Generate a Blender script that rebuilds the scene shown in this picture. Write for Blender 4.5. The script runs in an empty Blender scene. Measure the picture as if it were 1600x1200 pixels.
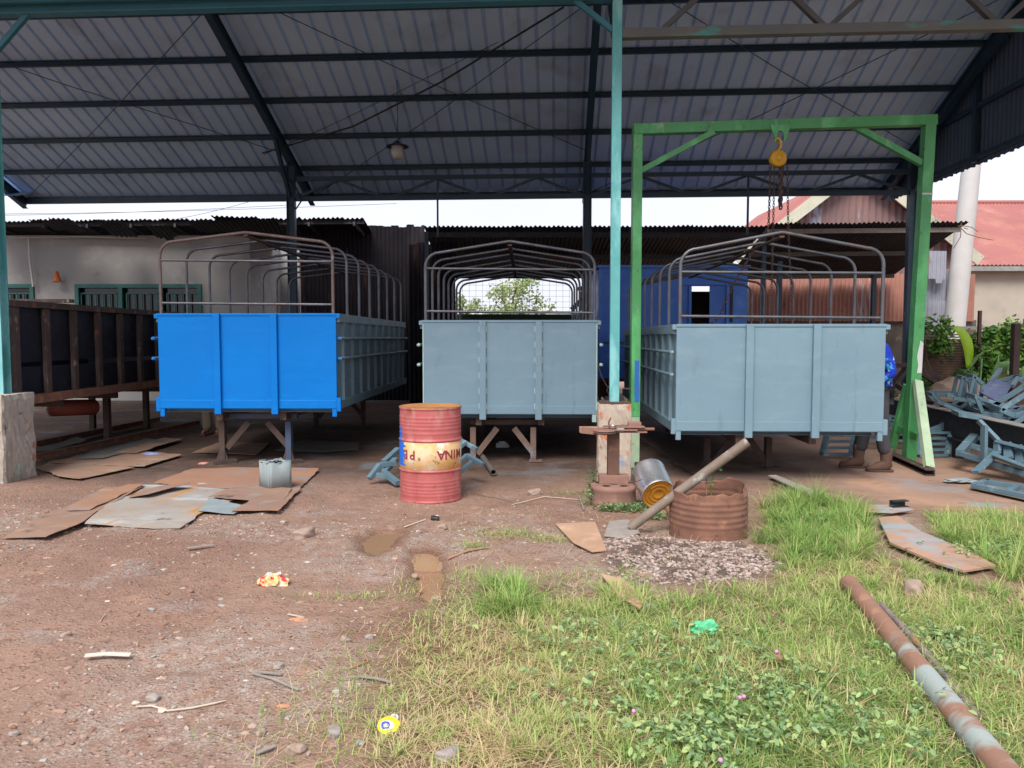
import bpy, bmesh, math, random
import numpy as np
from mathutils import Matrix, Vector, Euler
R = math.radians
random.seed(7); rng = np.random.default_rng(11)
scene = bpy.context.scene
col = scene.collection

# ------------------------------------------------------------------ camera, sky, sun, exposure
CAM_H = 1.52; FPX = 1200.0; PITCH = math.atan(72/1200)
cam_d = bpy.data.cameras.new("camera"); cam = bpy.data.objects.new("camera", cam_d); col.objects.link(cam)
cam_d.sensor_width = 36; cam_d.lens = 27; cam_d.clip_start = 0.05; cam_d.clip_end = 3000
cam.location = (0, 0, CAM_H); cam.rotation_euler = (math.pi/2-PITCH, 0, 0)
scene.camera = cam
SUN_EL, SUN_AZ = R(50), R(196)      # azimuth clockwise from +Y: behind the camera, slightly left
world = bpy.data.worlds.new("World"); scene.world = world; world.use_nodes = True
nt = world.node_tree; nt.nodes.clear()
wo = nt.nodes.new('ShaderNodeOutputWorld'); bg = nt.nodes.new('ShaderNodeBackground'); bg.inputs[1].default_value = 0.086
sky = nt.nodes.new('ShaderNodeTexSky'); sky.sky_type = 'NISHITA'; sky.sun_disc = False
sky.sun_elevation = SUN_EL; sky.sun_rotation = SUN_AZ; sky.air_density = 1.0; sky.dust_density = 3.0
tc = nt.nodes.new('ShaderNodeTexCoord'); nz = nt.nodes.new('ShaderNodeTexNoise'); nz.inputs['Scale'].default_value = 2.2; nz.inputs['Detail'].default_value = 5
rp = nt.nodes.new('ShaderNodeValToRGB'); rp.color_ramp.elements[0].position = .3; rp.color_ramp.elements[1].position = .7
rp.color_ramp.elements[0].color = (6.9, 7.0, 8.0, 1); rp.color_ramp.elements[1].color = (8.0, 8.05, 8.9, 1)
mx = nt.nodes.new('ShaderNodeMixRGB'); mx.inputs[0].default_value = .86
nt.links.new(tc.outputs['Generated'], nz.inputs['Vector']); nt.links.new(nz.outputs['Fac'], rp.inputs[0])
nt.links.new(sky.outputs[0], mx.inputs[1]); nt.links.new(rp.outputs[0], mx.inputs[2])
nt.links.new(mx.outputs[0], bg.inputs[0]); nt.links.new(bg.outputs[0], wo.inputs[0])
sd = bpy.data.lights.new("sun", 'SUN'); sd.energy = 2.6; sd.angle = R(30); sd.color = (1, .95, .88)
so = bpy.data.objects.new("sun", sd); col.objects.link(so)
sdir = Vector((math.sin(SUN_AZ)*math.cos(SUN_EL), math.cos(SUN_AZ)*math.cos(SUN_EL), math.sin(SUN_EL)))
so.rotation_euler = sdir.to_track_quat('Z', 'Y').to_euler()
scene.view_settings.view_transform = 'Standard'; scene.view_settings.look = 'None'
scene.view_settings.exposure = 0.78; scene.view_settings.gamma = 1
scene.render.engine = 'CYCLES'; scene.cycles.max_bounces = 6; scene.cycles.diffuse_bounces = 4
scene.render.resolution_x = 1024; scene.render.resolution_y = 768

# ------------------------------------------------------------------ authoring helpers
def V(px, py, Y):
    u = (px-800)/FPX; v = (600-py)/FPX; c, s = math.cos(PITCH), math.sin(PITCH)
    k = Y/(c+v*s)
    return Vector((u*k, Y, CAM_H+k*(v*c-s)))
def G(px, py, z=0.0):
    u = (px-800)/FPX; v = (600-py)/FPX; c, s = math.cos(PITCH), math.sin(PITCH)
    k = (z-CAM_H)/(v*c-s)
    return Vector((u*k, k*(c+v*s), z))
def hash2(ix, iy, seed):
    h = (ix.astype(np.int64)*374761393 + iy.astype(np.int64)*668265263 + seed*2147483647) & 0xffffffff
    h = ((h ^ (h >> 13))*1274126177) & 0xffffffff
    return ((h ^ (h >> 16)) & 0xffff)/65535.0
def vnoise(x, y, seed=0):
    ix = np.floor(x); iy = np.floor(y); fx = x-ix; fy = y-iy
    fx = fx*fx*(3-2*fx); fy = fy*fy*(3-2*fy)
    a = hash2(ix, iy, seed); b = hash2(ix+1, iy, seed); c = hash2(ix, iy+1, seed); d = hash2(ix+1, iy+1, seed)
    return (a*(1-fx)+b*fx)*(1-fy)+(c*(1-fx)+d*fx)*fy
def fbm(x, y, sc, oct=4, seed=0):
    r = 0; a = .5; t = 0
    for i in range(oct):
        r = r + a*vnoise(x*sc, y*sc, seed+i); t += a; a *= .5; sc *= 2.03
    return r/t
def inpoly(x, y, poly):
    ins = np.zeros(x.shape, bool); n = len(poly)
    for i in range(n):
        x1, y1 = poly[i][:2]; x2, y2 = poly[(i+1) % n][:2]
        if y1 == y2: continue
        c = ((y1 > y) != (y2 > y)) & (x < (x2-x1)*(y-y1)/(y2-y1)+x1)
        ins ^= c
    return ins
def dpoly(x, y, poly):          # signed distance, positive inside
    d = np.full(x.shape, 1e9); n = len(poly)
    for i in range(n):
        ax, ay = poly[i][:2]; bx, by = poly[(i+1) % n][:2]
        vx, vy = bx-ax, by-ay; L = vx*vx+vy*vy+1e-12
        t = np.clip(((x-ax)*vx+(y-ay)*vy)/L, 0, 1)
        d = np.minimum(d, np.hypot(x-ax-t*vx, y-ay-t*vy))
    return np.where(inpoly(x, y, poly), d, -d)
def gp(pts): return [tuple(G(*p)[:2]) for p in pts]

WM = {}
def wm(o): return WM.get(o.name, Matrix.Identity(4)) if o else Matrix.Identity(4)
def tag(o, label=None, cat=None, group=None, kind=None):
    if label: o['label'] = label
    if cat: o['category'] = cat
    if group: o['group'] = group
    if kind: o['kind'] = kind
    return o
def thing(name, loc, label, cat, rz=0, group=None):
    o = bpy.data.objects.new(name, None); col.objects.link(o); o.empty_display_size = .2
    o.location = loc; o.rotation_euler = (0, 0, rz)
    WM[o.name] = Matrix.Translation(Vector(loc)) @ Matrix.Rotation(rz, 4, 'Z')
    return tag(o, label, cat, group)
def copy_tree(o, parent=None):
    c = o.copy(); col.objects.link(c)
    if parent: c.parent = parent
    for ch in list(o.children): copy_tree(ch, c)
    return c

class MB:
    def __init__(s): s.v = []; s.f = []; s.sm = []
    def add(s, vs, fs, sm=False):
        b = len(s.v); s.v += [Vector(p) for p in vs]; s.f += [[i+b for i in f] for f in fs]; s.sm += [sm]*len(fs); return s
    def hexa(s, p): return s.add(p, [(0,3,2,1),(4,5,6,7),(0,1,5,4),(1,2,6,5),(2,3,7,6),(3,0,4,7)])
    def box(s, c, d, rz=0, M=None):
        x, y, z = d[0]/2, d[1]/2, d[2]/2
        m = Matrix.Translation(Vector(c)) @ (M if M else Matrix.Rotation(rz, 4, 'Z'))
        return s.hexa([m @ Vector(p) for p in ((-x,-y,-z),(x,-y,-z),(x,y,-z),(-x,y,-z),(-x,-y,z),(x,-y,z),(x,y,z),(-x,y,z))])
    def bar(s, p, q, w, h, up=(0,0,1)):
        p = Vector(p); q = Vector(q); d = (q-p).normalized(); up = Vector(up)
        if abs(d.dot(up)) > .98: up = Vector((0,1,0))
        a = d.cross(up).normalized(); b = a.cross(d).normalized(); a = a*w/2; b = b*h/2
        return s.hexa([p-a-b, p+a-b, q+a-b, q-a-b, p-a+b, p+a+b, q+a+b, q-a+b])
    def channel(s, p, q, w, h, t=.006, up=(0,0,1)):      # C profile: web plus two flanges
        p = Vector(p); q = Vector(q); d = (q-p).normalized(); up = Vector(up)
        if abs(d.dot(up)) > .98: up = Vector((0,1,0))
        a = d.cross(up).normalized(); b = a.cross(d).normalized()
        s.bar(p, q, t, h, up)
        for k in (-1, 1):
            o = a*(w/2+t/2)+b*k*(h/2-t/2); s.bar(p+o, q+o, w, t, up)
        return s
    def ibeam(s, p, q, w, h, t=.01, up=(0,0,1)):
        p = Vector(p); q = Vector(q); d = (q-p).normalized(); upv = Vector(up)
        if abs(d.dot(upv)) > .98: upv = Vector((0,1,0))
        a = d.cross(upv).normalized(); b = a.cross(d).normalized()
        s.bar(p, q, t, h-2*t, upv)
        for k in (-1, 1):
            o = b*k*(h/2-t/2); s.bar(p+o, q+o, w, t, upv)
        return s
    def tube(s, pts, r, n=8, cap=True, hollow=False):
        pts = [Vector(p) for p in pts]; rs = r if isinstance(r, (list, tuple)) else [r]*len(pts)
        t0 = (pts[1]-pts[0]).normalized(); a = t0.orthogonal().normalized(); rings = []
        for i, p in enumerate(pts):
            if i == 0: t = t0
            elif i == len(pts)-1: t = (pts[i]-pts[i-1]).normalized()
            else: t = ((pts[i]-pts[i-1]).normalized()+(pts[i+1]-pts[i]).normalized()).normalized()
            a = (a-t*a.dot(t)).normalized(); b = t.cross(a)
            rings.append([p+(a*math.cos(2*math.pi*k/n)+b*math.sin(2*math.pi*k/n))*rs[i] for k in range(n)])
        vs = [p for rg in rings for p in rg]; fs = []
        for i in range(len(pts)-1):
            for k in range(n):
                k2 = (k+1) % n; fs.append((i*n+k, i*n+k2, (i+1)*n+k2, (i+1)*n+k))
        s.add(vs, fs, True)
        if hollow:
            d = (pts[-1]-pts[0]).normalized()
            inner = []
            for e, p in ((0, pts[0]), (-1, pts[-1])):
                inner.append([p+(q-p)*.82 for q in rings[e]])
            vv = rings[0]+inner[0]; s.add(vv, [((k+1) % n, k, n+k, n+(k+1) % n) for k in range(n)])
            vv = rings[-1]+inner[1]; s.add(vv, [(k, (k+1) % n, n+(k+1) % n, n+k) for k in range(n)])
            vv = inner[0]+inner[1]; s.add(vv, [((k+1) % n, k, n+k, n+(k+1) % n) for k in range(n)], True)
        elif cap:
            s.add(rings[0], [tuple(range(n-1, -1, -1))]); s.add(rings[-1], [tuple(range(n))])
        return s
    def lathe(s, prof, n=32, M=None, a0=0, a1=2*math.pi, wob=None):
        M = M or Matrix.Identity(4); full = abs(a1-a0-2*math.pi) < 1e-4; m = n if full else n+1; vs = []
        for j, (r, z) in enumerate(prof):
            for k in range(m):
                a = a0+(a1-a0)*k/n; rr, zz = (r, z) if not wob else wob(r, z, a, j)
                vs.append(M @ Vector((rr*math.cos(a), rr*math.sin(a), zz)))
        fs = []
        for j in range(len(prof)-1):
            for k in range(n):
                k2 = (k+1) % m; fs.append((j*m+k, j*m+k2, (j+1)*m+k2, (j+1)*m+k))
        return s.add(vs, fs, True)
    def disc(s, r, z, n=32, M=None, flip=False):
        M = M or Matrix.Identity(4); vs = [M @ Vector((r*math.cos(2*math.pi*k/n), r*math.sin(2*math.pi*k/n), z)) for k in range(n)]
        return s.add(vs, [tuple(range(n-1, -1, -1)) if flip else tuple(range(n))])
    def prism(s, poly, z0, z1):
        n = len(poly); vs = [Vector((p[0], p[1], z0)) for p in poly]+[Vector((p[0], p[1], z1)) for p in poly]
        fs = [tuple(range(n-1, -1, -1)), tuple(range(n, 2*n))]+[(k, (k+1) % n, n+(k+1) % n, n+k) for k in range(n)]
        return s.add(vs, fs)
    def plate(s, pts, th):            # polygon in space with thickness along its normal
        pts = [Vector(p) for p in pts]; nrm = (pts[1]-pts[0]).cross(pts[2]-pts[0]).normalized()*th; n = len(pts)
        vs = pts+[p+nrm for p in pts]
        return s.add(vs, [tuple(range(n-1, -1, -1)), tuple(range(n, 2*n))]+[(k, (k+1) % n, n+(k+1) % n, n+k) for k in range(n)])
    def corr(s, o, u, v, w, l, amp, pitch, kind='sine', nl=1, rag=0, sag=0, rag0=0):
        o = Vector(o); u = Vector(u).normalized(); v = Vector(v).normalized(); nrm = u.cross(v).normalized()
        xs = []
        if kind == 'sine':
            k = 0; n = int(w/pitch*6)
            xs = [(i*pitch/6, amp*math.sin(i*math.pi/3)) for i in range(n+1)]
        else:
            n = int(w/pitch)
            for i in range(n):
                b = i*pitch
                xs += [(b, 0), (b+pitch*.76, 0), (b+pitch*.82, amp), (b+pitch*.94, amp)]
            xs.append((n*pitch, 0))
        R1 = []; cur = 0; cur0 = 0
        for i, (x, h) in enumerate(xs):
            if rag and i % 11 == 0: cur = random.uniform(-rag, rag)
            if rag0 and i % 13 == 0: cur0 = random.uniform(-rag0, rag0)
            for j in range(nl+1):
                t = j/nl; L = l+cur-cur0
                p = o+u*x+v*(cur0+L*t)+nrm*(h+sag*math.sin(x*1.7)*math.sin(t*3))
                R1.append(p)
        m = nl+1; fs = []
        for i in range(len(xs)-1):
            for j in range(nl): fs.append((i*m+j, (i+1)*m+j, (i+1)*m+j+1, i*m+j+1))
        return s.add(R1, fs, kind == 'sine')
    def build(s, name, mat, parent=None, origin=None, local=False, bevel=0, solid=0):
        me = bpy.data.meshes.new(name); o = bpy.data.objects.new(name, me); col.objects.link(o)
        if parent is None:
            if origin is None:
                xs = [p.x for p in s.v]; ys = [p.y for p in s.v]; zs = [p.z for p in s.v]
                origin = ((min(xs)+max(xs))/2, (min(ys)+max(ys))/2, min(zs))
            origin = Vector(origin); WM[o.name] = Matrix.Translation(origin)
            vs = s.v if local else [p-origin for p in s.v]; o.location = origin
        else:
            P = wm(parent); WM[o.name] = P.copy(); o.parent = parent
            inv = P.inverted(); vs = s.v if local else [inv @ p for p in s.v]
        me.from_pydata([tuple(p) for p in vs], [], s.f); me.polygons.foreach_set('use_smooth', s.sm); me.update()
        if mat: me.materials.append(mat)
        if bevel:
            b = o.modifiers.new('bevel', 'BEVEL'); b.width = bevel; b.segments = 2; b.limit_method = 'ANGLE'
        if solid:
            b = o.modifiers.new('solid', 'SOLIDIFY'); b.thickness = solid
        return o

def mesh_np(name, verts, faces_flat, nper, mat, smooth=False, colors=None, cname='tint'):
    me = bpy.data.meshes.new(name); nv = len(verts); nf = len(faces_flat)//nper
    me.vertices.add(nv); me.vertices.foreach_set('co', np.asarray(verts, np.float32).ravel())
    me.loops.add(nf*nper); me.loops.foreach_set('vertex_index', np.asarray(faces_flat, np.int32))
    me.polygons.add(nf); me.polygons.foreach_set('loop_start', np.arange(0, nf*nper, nper, dtype=np.int32))
    me.polygons.foreach_set('loop_total', np.full(nf, nper, np.int32))
    me.polygons.foreach_set('use_smooth', np.full(nf, smooth, bool))
    if colors is not None:
        for cn, arr in (colors.items() if isinstance(colors, dict) else ((cname, colors),)):
            a = me.attributes.new(cn, 'FLOAT_COLOR', 'POINT'); a.data.foreach_set('color', np.asarray(arr, np.float32).ravel())
    me.update(calc_edges=True); me.validate()
    me.materials.append(mat)
    o = bpy.data.objects.new(name, me); col.objects.link(o); return o

# ------------------------------------------------------------------ materials
def L(*c):      # sRGB 0-255 -> linear
    return tuple(((x/255)/12.92 if x/255 <= .04045 else ((x/255+.055)/1.055)**2.4) for x in c)
MC = {}
def mat(name, c1, c2=None, sc=4, rough=.6, metal=0, bump=0, bsc=60, layers=(), stretch=(1,1,1), spec=.5, rvar=.1):
    """c1/c2 noise-mixed base; layers = (colour, scale, lo, hi[, stretch]) noise-thresholded patches"""
    if name in MC: return MC[name]
    m = bpy.data.materials.new(name); m.use_nodes = True; n = m.node_tree; lk = n.links
    bs = n.nodes['Principled BSDF']; bs.inputs['Roughness'].default_value = rough; bs.inputs['Metallic'].default_value = metal
    bs.inputs['Specular IOR Level'].default_value = spec
    tcn = n.nodes.new('ShaderNodeTexCoord')
    def noise(scale, st, det=6, off=0):
        mp = n.nodes.new('ShaderNodeMapping'); mp.inputs['Scale'].default_value = st; mp.inputs['Location'].default_value = (off, off*.7, off*1.3)
        t = n.nodes.new('ShaderNodeTexNoise'); t.inputs['Scale'].default_value = scale; t.inputs['Detail'].default_value = det; t.inputs['Roughness'].default_value = .62
        lk.new(tcn.outputs['Object'], mp.inputs[0]); lk.new(mp.outputs[0], t.inputs['Vector']); return t
    def ramp(t, lo, hi):
        r = n.nodes.new('ShaderNodeMapRange'); r.inputs['From Min'].default_value = lo; r.inputs['From Max'].default_value = hi
        lk.new(t.outputs['Fac'], r.inputs[0]); return r
    cur = None
    c2 = c2 or tuple(x*.8 for x in c1)
    t = noise(sc, stretch); r = ramp(t, .32, .68)
    mxn = n.nodes.new('ShaderNodeMixRGB'); mxn.inputs[1].default_value = (*c1, 1); mxn.inputs[2].default_value = (*c2, 1)
    lk.new(r.outputs[0], mxn.inputs[0]); cur = mxn.outputs[0]
    for i, ly in enumerate(layers):
        st = ly[4] if len(ly) > 4 else (1, 1, 1)
        t = noise(ly[1], st, 8, 3.1+i*5.7); r = ramp(t, ly[2], ly[3])
        mxn = n.nodes.new('ShaderNodeMixRGB'); mxn.inputs[2].default_value = (*ly[0], 1)
        lk.new(r.outputs[0], mxn.inputs[0]); lk.new(cur, mxn.inputs[1]); cur = mxn.outputs[0]
    lk.new(cur, bs.inputs['Base Color'])
    t = noise(sc*3, stretch, 4, 9); r = n.nodes.new('ShaderNodeMapRange'); r.inputs['To Min'].default_value = max(.03, rough-rvar); r.inputs['To Max'].default_value = min(1, rough+rvar)
    r.inputs['From Min'].default_value = .3; r.inputs['From Max'].default_value = .7
    lk.new(t.outputs['Fac'], r.inputs[0]); lk.new(r.outputs[0], bs.inputs['Roughness'])
    if bump:
        t = noise(bsc, (1,1,1), 6, 2); b = n.nodes.new('ShaderNodeBump'); b.inputs['Strength'].default_value = 1; b.inputs['Distance'].default_value = bump
        lk.new(t.outputs['Fac'], b.inputs['Height']); lk.new(b.outputs[0], bs.inputs['Normal'])
    MC[name] = m; return m

RUST = (.16, .065, .035); RUSTD = (.07, .032, .022); RUSTO = (.36, .13, .04)
m_blue = mat('blue paint', (.0, .165, .56), (.0, .148, .51), 1.2, .42, spec=.2, layers=(((.0, .185, .60), 2.5, .52, .8, (1, 1, 5)), ((.003,.11,.36), 9, .62, .74, (1, 1, .35)), ((.10, .13, .20), 16, .70, .76)), bump=.004, bsc=3)
m_prim = mat('grey blue primer', (.175, .272, .34), (.15, .235, .30), 1.0, .55, spec=.3, layers=(((.205, .295, .345), 2.2, .52, .8, (1, 1, 3)), ((.105, .16, .20), 3.0, .60, .8, (2.5, 1, .5)), ((.33,.40,.42), 26, .68, .76, (1,1,.3)), ((.13, .10, .085), 20, .70, .76, (1, 1, .5))), bump=.005, bsc=3)
m_primg = mat('chalky green primer', (.38, .50, .48), (.30, .42, .40), 9, .7)
m_prims = mat('primer side', (.155, .235, .28), (.125, .195, .24), 2.2, .5, layers=(((.25, .35, .40), 6, .6, .75, (1, 1, 4)), ((.08,.11,.13), 9, .66, .74)), bump=.0006, bsc=20)
m_pipe = mat('bare steel tube', (.15, .16, .185), (.085, .09, .105), 6, .42, .55, layers=(((.17, .10, .07), 9, .56, .68),))
m_piper = mat('rusty steel tube', (.15, .115, .11), (.11, .075, .065), 6, .6, .2, layers=(((.26, .25, .26), 11, .58, .68),))
m_dark = mat('dark teal steel', (.022, .060, .095), (.016, .045, .075), 3, .5, layers=(((.05, .035, .03), 8, .64, .74),))
m_teal = mat('teal paint', (.10, .36, .36), (.07, .30, .31), 5, .45, layers=(((.20, .48, .50), 3, .52, .6, (1, 1, .3)), ((.22, .11, .06), 18, .66, .72)), bump=.001)
m_tealb = mat('teal beam', (.035, .17, .22), (.03, .13, .18), 2, .5, layers=(((.10, .09, .08), 9, .62, .72),))
m_green = mat('green paint', (.08, .345, .12), (.06, .29, .095), 4, .42, layers=(((.12, .48, .17), 3, .52, .65, (1,1,.4)), ((.30, .46, .28), 7, .62, .72, (1,1,.3)), ((.10, .085, .05), 12, .62, .70)), bump=.001)
m_greenp = mat('pale green paint', (.42, .52, .36), (.30, .42, .28), 5, .6, layers=(((.2, .12, .08), 14, .62, .7),))
m_white = mat('worn white patch', (.62, .64, .62), (.5, .5, .48), 8, .6)
m_rustf = mat('rusty frame', (.075, .05, .042), (.05, .036, .033), 5, .8, layers=(((.24, .18, .15), 12, .58, .68, (1, 1, .4)), ((.18, .07, .035), 6, .6, .7)), bump=.002)
m_rust = mat('rust', (.24, .115, .078), (.155, .075, .052), 7, .85, layers=(((.33, .17, .10), 9, .55, .7), ((.06, .035, .03), 12, .63, .73)), bump=.002, bsc=80)
m_rustd = mat('dark rusty steel', (.085, .05, .04), (.05, .035, .032), 6, .8, layers=(((.2, .09, .05), 7, .6, .7),), bump=.001)
m_navy = mat('navy panel', (.010, .013, .026), (.007, .009, .018), 3, .6, layers=(((.05, .055, .07), 8, .6, .75),))
m_conc = mat('old concrete', (.46, .41, .34), (.33, .29, .25), 5, .9, layers=(((.34, .44, .34), 4, .60, .66), ((.28, .13, .08), 5, .60, .68), ((.10, .10, .11), 6, .62, .70), ((.5, .47, .42), 9, .6, .68)), bump=.008, bsc=22)
m_pier = mat('painted pier', (.46, .39, .32), (.36, .29, .23), 5, .85, layers=(((.45, .12, .035), 4.5, .56, .62, (1,1,.7)), ((.28, .33, .42), 6, .60, .64, (1,1,.6)), ((.32, .09, .05), 9, .6, .68), ((.5, .48, .42), 12, .62, .7)), bump=.004, bsc=30)
m_stone = mat('stone', (.36, .27, .22), (.27, .19, .15), 9, .9, bump=.004, bsc=50)
m_stoneg = mat('grey stone', (.33, .29, .27), (.25, .22, .2), 9, .9, bump=.004, bsc=50)
m_wood = mat('weathered wood', (.36, .22, .14), (.27, .16, .10), 4, .85, layers=(((.16, .10, .07), 10, .62, .7),), stretch=(1, 6, 1), bump=.002)
m_woodg = mat('grey wood', (.30, .27, .24), (.22, .19, .17), 6, .9, stretch=(1, 6, 1))
m_twig = mat('dry twig', (.30, .19, .12), (.2, .12, .08), 8, .9)
m_twigl = mat('pale twig', (.56, .47, .38), (.45, .36, .28), 8, .8)
m_roof = mat('zinc roof sheet', (.52, .72, .96), (.43, .61, .87), .5, .6, .1, layers=(((.32, .42, .55), .9, .55, .75), ((.44, .48, .54), 1.6, .62, .78, (1, .3, 1))))  # blue of the glare under the roof is put into the sheet colour
m_clad = mat('dark cladding', (.10, .14, .21), (.08, .115, .17), 1.5, .6, .2)
m_oldroof = mat('sooty shaded tin roof', (.035, .033, .038), (.022, .02, .024), 3, .7, layers=(((.09, .05, .04), 5, .62, .75), ((.10, .10, .11), 4, .66, .78, (1, .2, 1))))  # soot plus the shade under the roofs, both put into this dark colour
m_tintop = mat('weathered bounce tin', (.36, .33, .32), (.28, .24, .22), 1.5, .6, .2, layers=(((.24, .12, .08), 2.5, .56, .68),))  # light copy for the unseen upper side, added to bounce light upward
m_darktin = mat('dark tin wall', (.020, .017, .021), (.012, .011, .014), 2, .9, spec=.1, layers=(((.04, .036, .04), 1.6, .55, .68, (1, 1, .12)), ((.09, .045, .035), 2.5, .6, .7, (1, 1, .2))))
m_rusttin = mat('rusty tin wall', (.38, .18, .14), (.29, .13, .10), 1.4, .75, layers=(((.38, .38, .42), 1.5, .56, .60, (1, 1, .16)), ((.36, .19, .14), 3, .58, .7, (1, 1, .25)), ((.11, .05, .04), 4, .63, .72, (1,1,.4))))
m_gablet = mat('mottled tin gable', (.23, .13, .12), (.17, .11, .11), 1.2, .75, layers=(((.34, .38, .46), 1.2, .56, .62, (1, 1, .2)), ((.26, .09, .06), 3, .6, .7)))
m_redroof = mat('red tin roof', (.36, .135, .12), (.30, .11, .10), .7, .6, layers=(((.42, .20, .17), 1.3, .55, .75), ((.38,.17,.12), .5, .55, .7)))
m_barge = mat('mossy fascia', (.52, .50, .40), (.42, .42, .32), 3, .8, layers=(((.14, .16, .09), 6, .60, .70),))
m_wallb = mat('beige plaster', (.42, .38, .32), (.35, .32, .27), 1.5, .9, layers=(((.30, .27, .23), 2.2, .6, .75),))
m_wallg = mat('grey plaster', (.33, .325, .315), (.28, .275, .27), .8, .9, layers=(((.40, .39, .37), 1.5, .56, .72), ((.2, .195, .19), 2.6, .63, .75)), bump=.002, bsc=30)
m_walld = mat('mouldy wall', (.12, .10, .085), (.075, .065, .058), 2, .95, layers=(((.2, .165, .12), 3, .58, .7),), bump=.004, bsc=20)
m_winf = mat('green window frame', (.02, .14, .12), (.015, .10, .09), 4, .5)
m_glass = mat('dark glass', (.008, .012, .014), (.006, .009, .01), 4, .12)
m_bluec = mat('blue cabin paint', (.04, .17, .60), (.03, .135, .50), 1.6, .45, layers=(((.07, .22, .66), 2.2, .55, .7),))
m_pole = mat('white pole', (.52, .51, .50), (.45, .44, .43), 2, .7, layers=(((.45, .5, .58), 2, .62, .7),))
m_black = mat('black rubber', (.012, .012, .013), (.02, .02, .02), 5, .6)
m_blackst = mat('black steel beam', (.016, .016, .022), (.028, .024, .028), 4, .6, layers=(((.08, .05, .045), 7, .62, .72),))
m_beamtop = mat('weathered flange', (.26, .23, .22), (.18, .15, .14), 5, .7)
m_yellow = mat('hoist yellow', (.60, .33, .015), (.52, .26, .012), 5, .45, layers=(((.10, .06, .04), 18, .64, .72),))
m_chain = mat('rusty chain', (.10, .065, .055), (.06, .045, .045), 12, .6, .4)
m_galv = mat('dull galvanised', (.27, .32, .33), (.22, .26, .27), 6, .7, .0, layers=(((.30, .31, .27), 9, .6, .7, (1, 1, .3)),))
m_silver = mat('silver tin', (.80, .82, .84), (.76, .78, .80), 2, .3, .9, rvar=.05)
m_cany = mat('rusty yellow can base', (.62, .30, .03), (.50, .20, .02), 8, .45, .3, layers=(((.26, .11, .03), 14, .58, .68),))
m_lampg = mat('lamp glass', (.5, .52, .48), (.45, .47, .43), 4, .25)
m_skin = mat('skin', (.26, .13, .08), (.24, .12, .075), 4, .55)
m_jean = mat('dark grey denim', (.035, .037, .045), (.055, .056, .064), 8, .9, bump=.002, bsc=60)
m_khaki = mat('khaki cloth', (.23, .19, .135), (.19, .155, .11), 7, .9, bump=.002)
m_boot = mat('brown leather', (.13, .065, .042), (.085, .045, .032), 9, .75, bump=.003)
m_hair = mat('black hair', (.012, .01, .009), (.02, .016, .014), 20, .5)
m_shirt = mat('blue patterned shirt', (.02, .035, .36), (.02, .055, .44), 5, .95, spec=.05, bump=.01, bsc=12, layers=(((.05, .30, .66), 9, .54, .57), ((.55, .70, .75), 11, .60, .62), ((.02, .015, .2), 6, .62, .65)))
m_leaf = mat('leaf green', (.09, .22, .035), (.055, .15, .03), 3, .5)
m_leafd = mat('dark leaf', (.05, .13, .035), (.03, .085, .025), 2, .5)
m_banana = mat('banana leaf', (.38, .60, .035), (.28, .50, .03), 3, .45)
m_taro = mat('pale taro leaf', (.24, .42, .16), (.18, .34, .12), 3, .5)
m_flower = mat('pink flower', (.72, .30, .58), (.65, .25, .5), 9, .8)
m_orange = mat('orange plastic', (.50, .12, .02), (.42, .10, .02), 5, .5)
m_redtank = mat('dull red tank', (.22, .045, .025), (.14, .035, .025), 4, .5)
m_rag = mat('white rag', (.6, .6, .62), (.5, .5, .54), 6, .9)
m_greenpl = mat('green plastic film', (.07, .42, .20), (.12, .52, .27), 12, .35)
m_cream = mat('cream wrapper', (.74, .50, .22), (.66, .42, .18), 8, .4, layers=(((.62, .60, .60), 14, .52, .55), ((.55, .03, .05), 17, .54, .56)))
m_lidy = mat('yellow lid', (.85, .80, .01), (.80, .72, .01), 5, .4)
m_lidw = mat('white print', (.75, .76, .80), (.62, .64, .7), 20, .4)
m_lidb = mat('blue print', (.06, .09, .42), (.05, .07, .34), 20, .4)
m_lidr = mat('red print', (.6, .02, .03), None, 20, .4)
m_wire = mat('black cable', (.015, .016, .02), None, 5, .5)
m_tank = m_redtank

# ------------------------------------------------------------------ ground
PUD1 = gp([(560,838),(590,824),(612,826),(640,822),(634,842),(612,858),(585,866),(558,858)])
PUD2 = gp([(640,858),(666,852),(692,857),(697,880),(702,905),(690,928),(668,936),(650,925),(640,890)])
GRASS = gp([(560,1330),(600,1180),(625,1080),(640,1010),(672,960),(705,925),(740,905),(790,915),(860,905),(930,925),(965,935),(1010,930),(1060,915),(1110,918),(1165,912),(1215,885),(1205,850),(1188,825),(1196,795),(1240,785),(1290,800),(1345,800),(1372,835),(1392,868),(1480,905),(1560,918),(1700,935),(2400,1000),(3000,1500),(900,1500)])
GRASS2 = gp([(1440,805),(1520,806),(1600,803),(2400,806),(2400,940),(1640,925),(1545,895),(1500,862),(1452,835)])
GRAVEL = gp([(948,842),(990,838),(1065,846),(1150,850),(1190,862),(1222,882),(1190,905),(1110,918),(1050,914),(985,912),(952,895)])
SLAB = gp([(1205,757),(1262,785),(1330,793),(1480,795),(1700,799),(2600,800)]) + [(30, 30), (2.0, 30), (1.9, 12), (2.05, 8.2)]
SLAB_Z = .018
def inside(x, y, poly, soft): return np.clip(dpoly(x, y, poly)/soft+.5, 0, 1)
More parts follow.
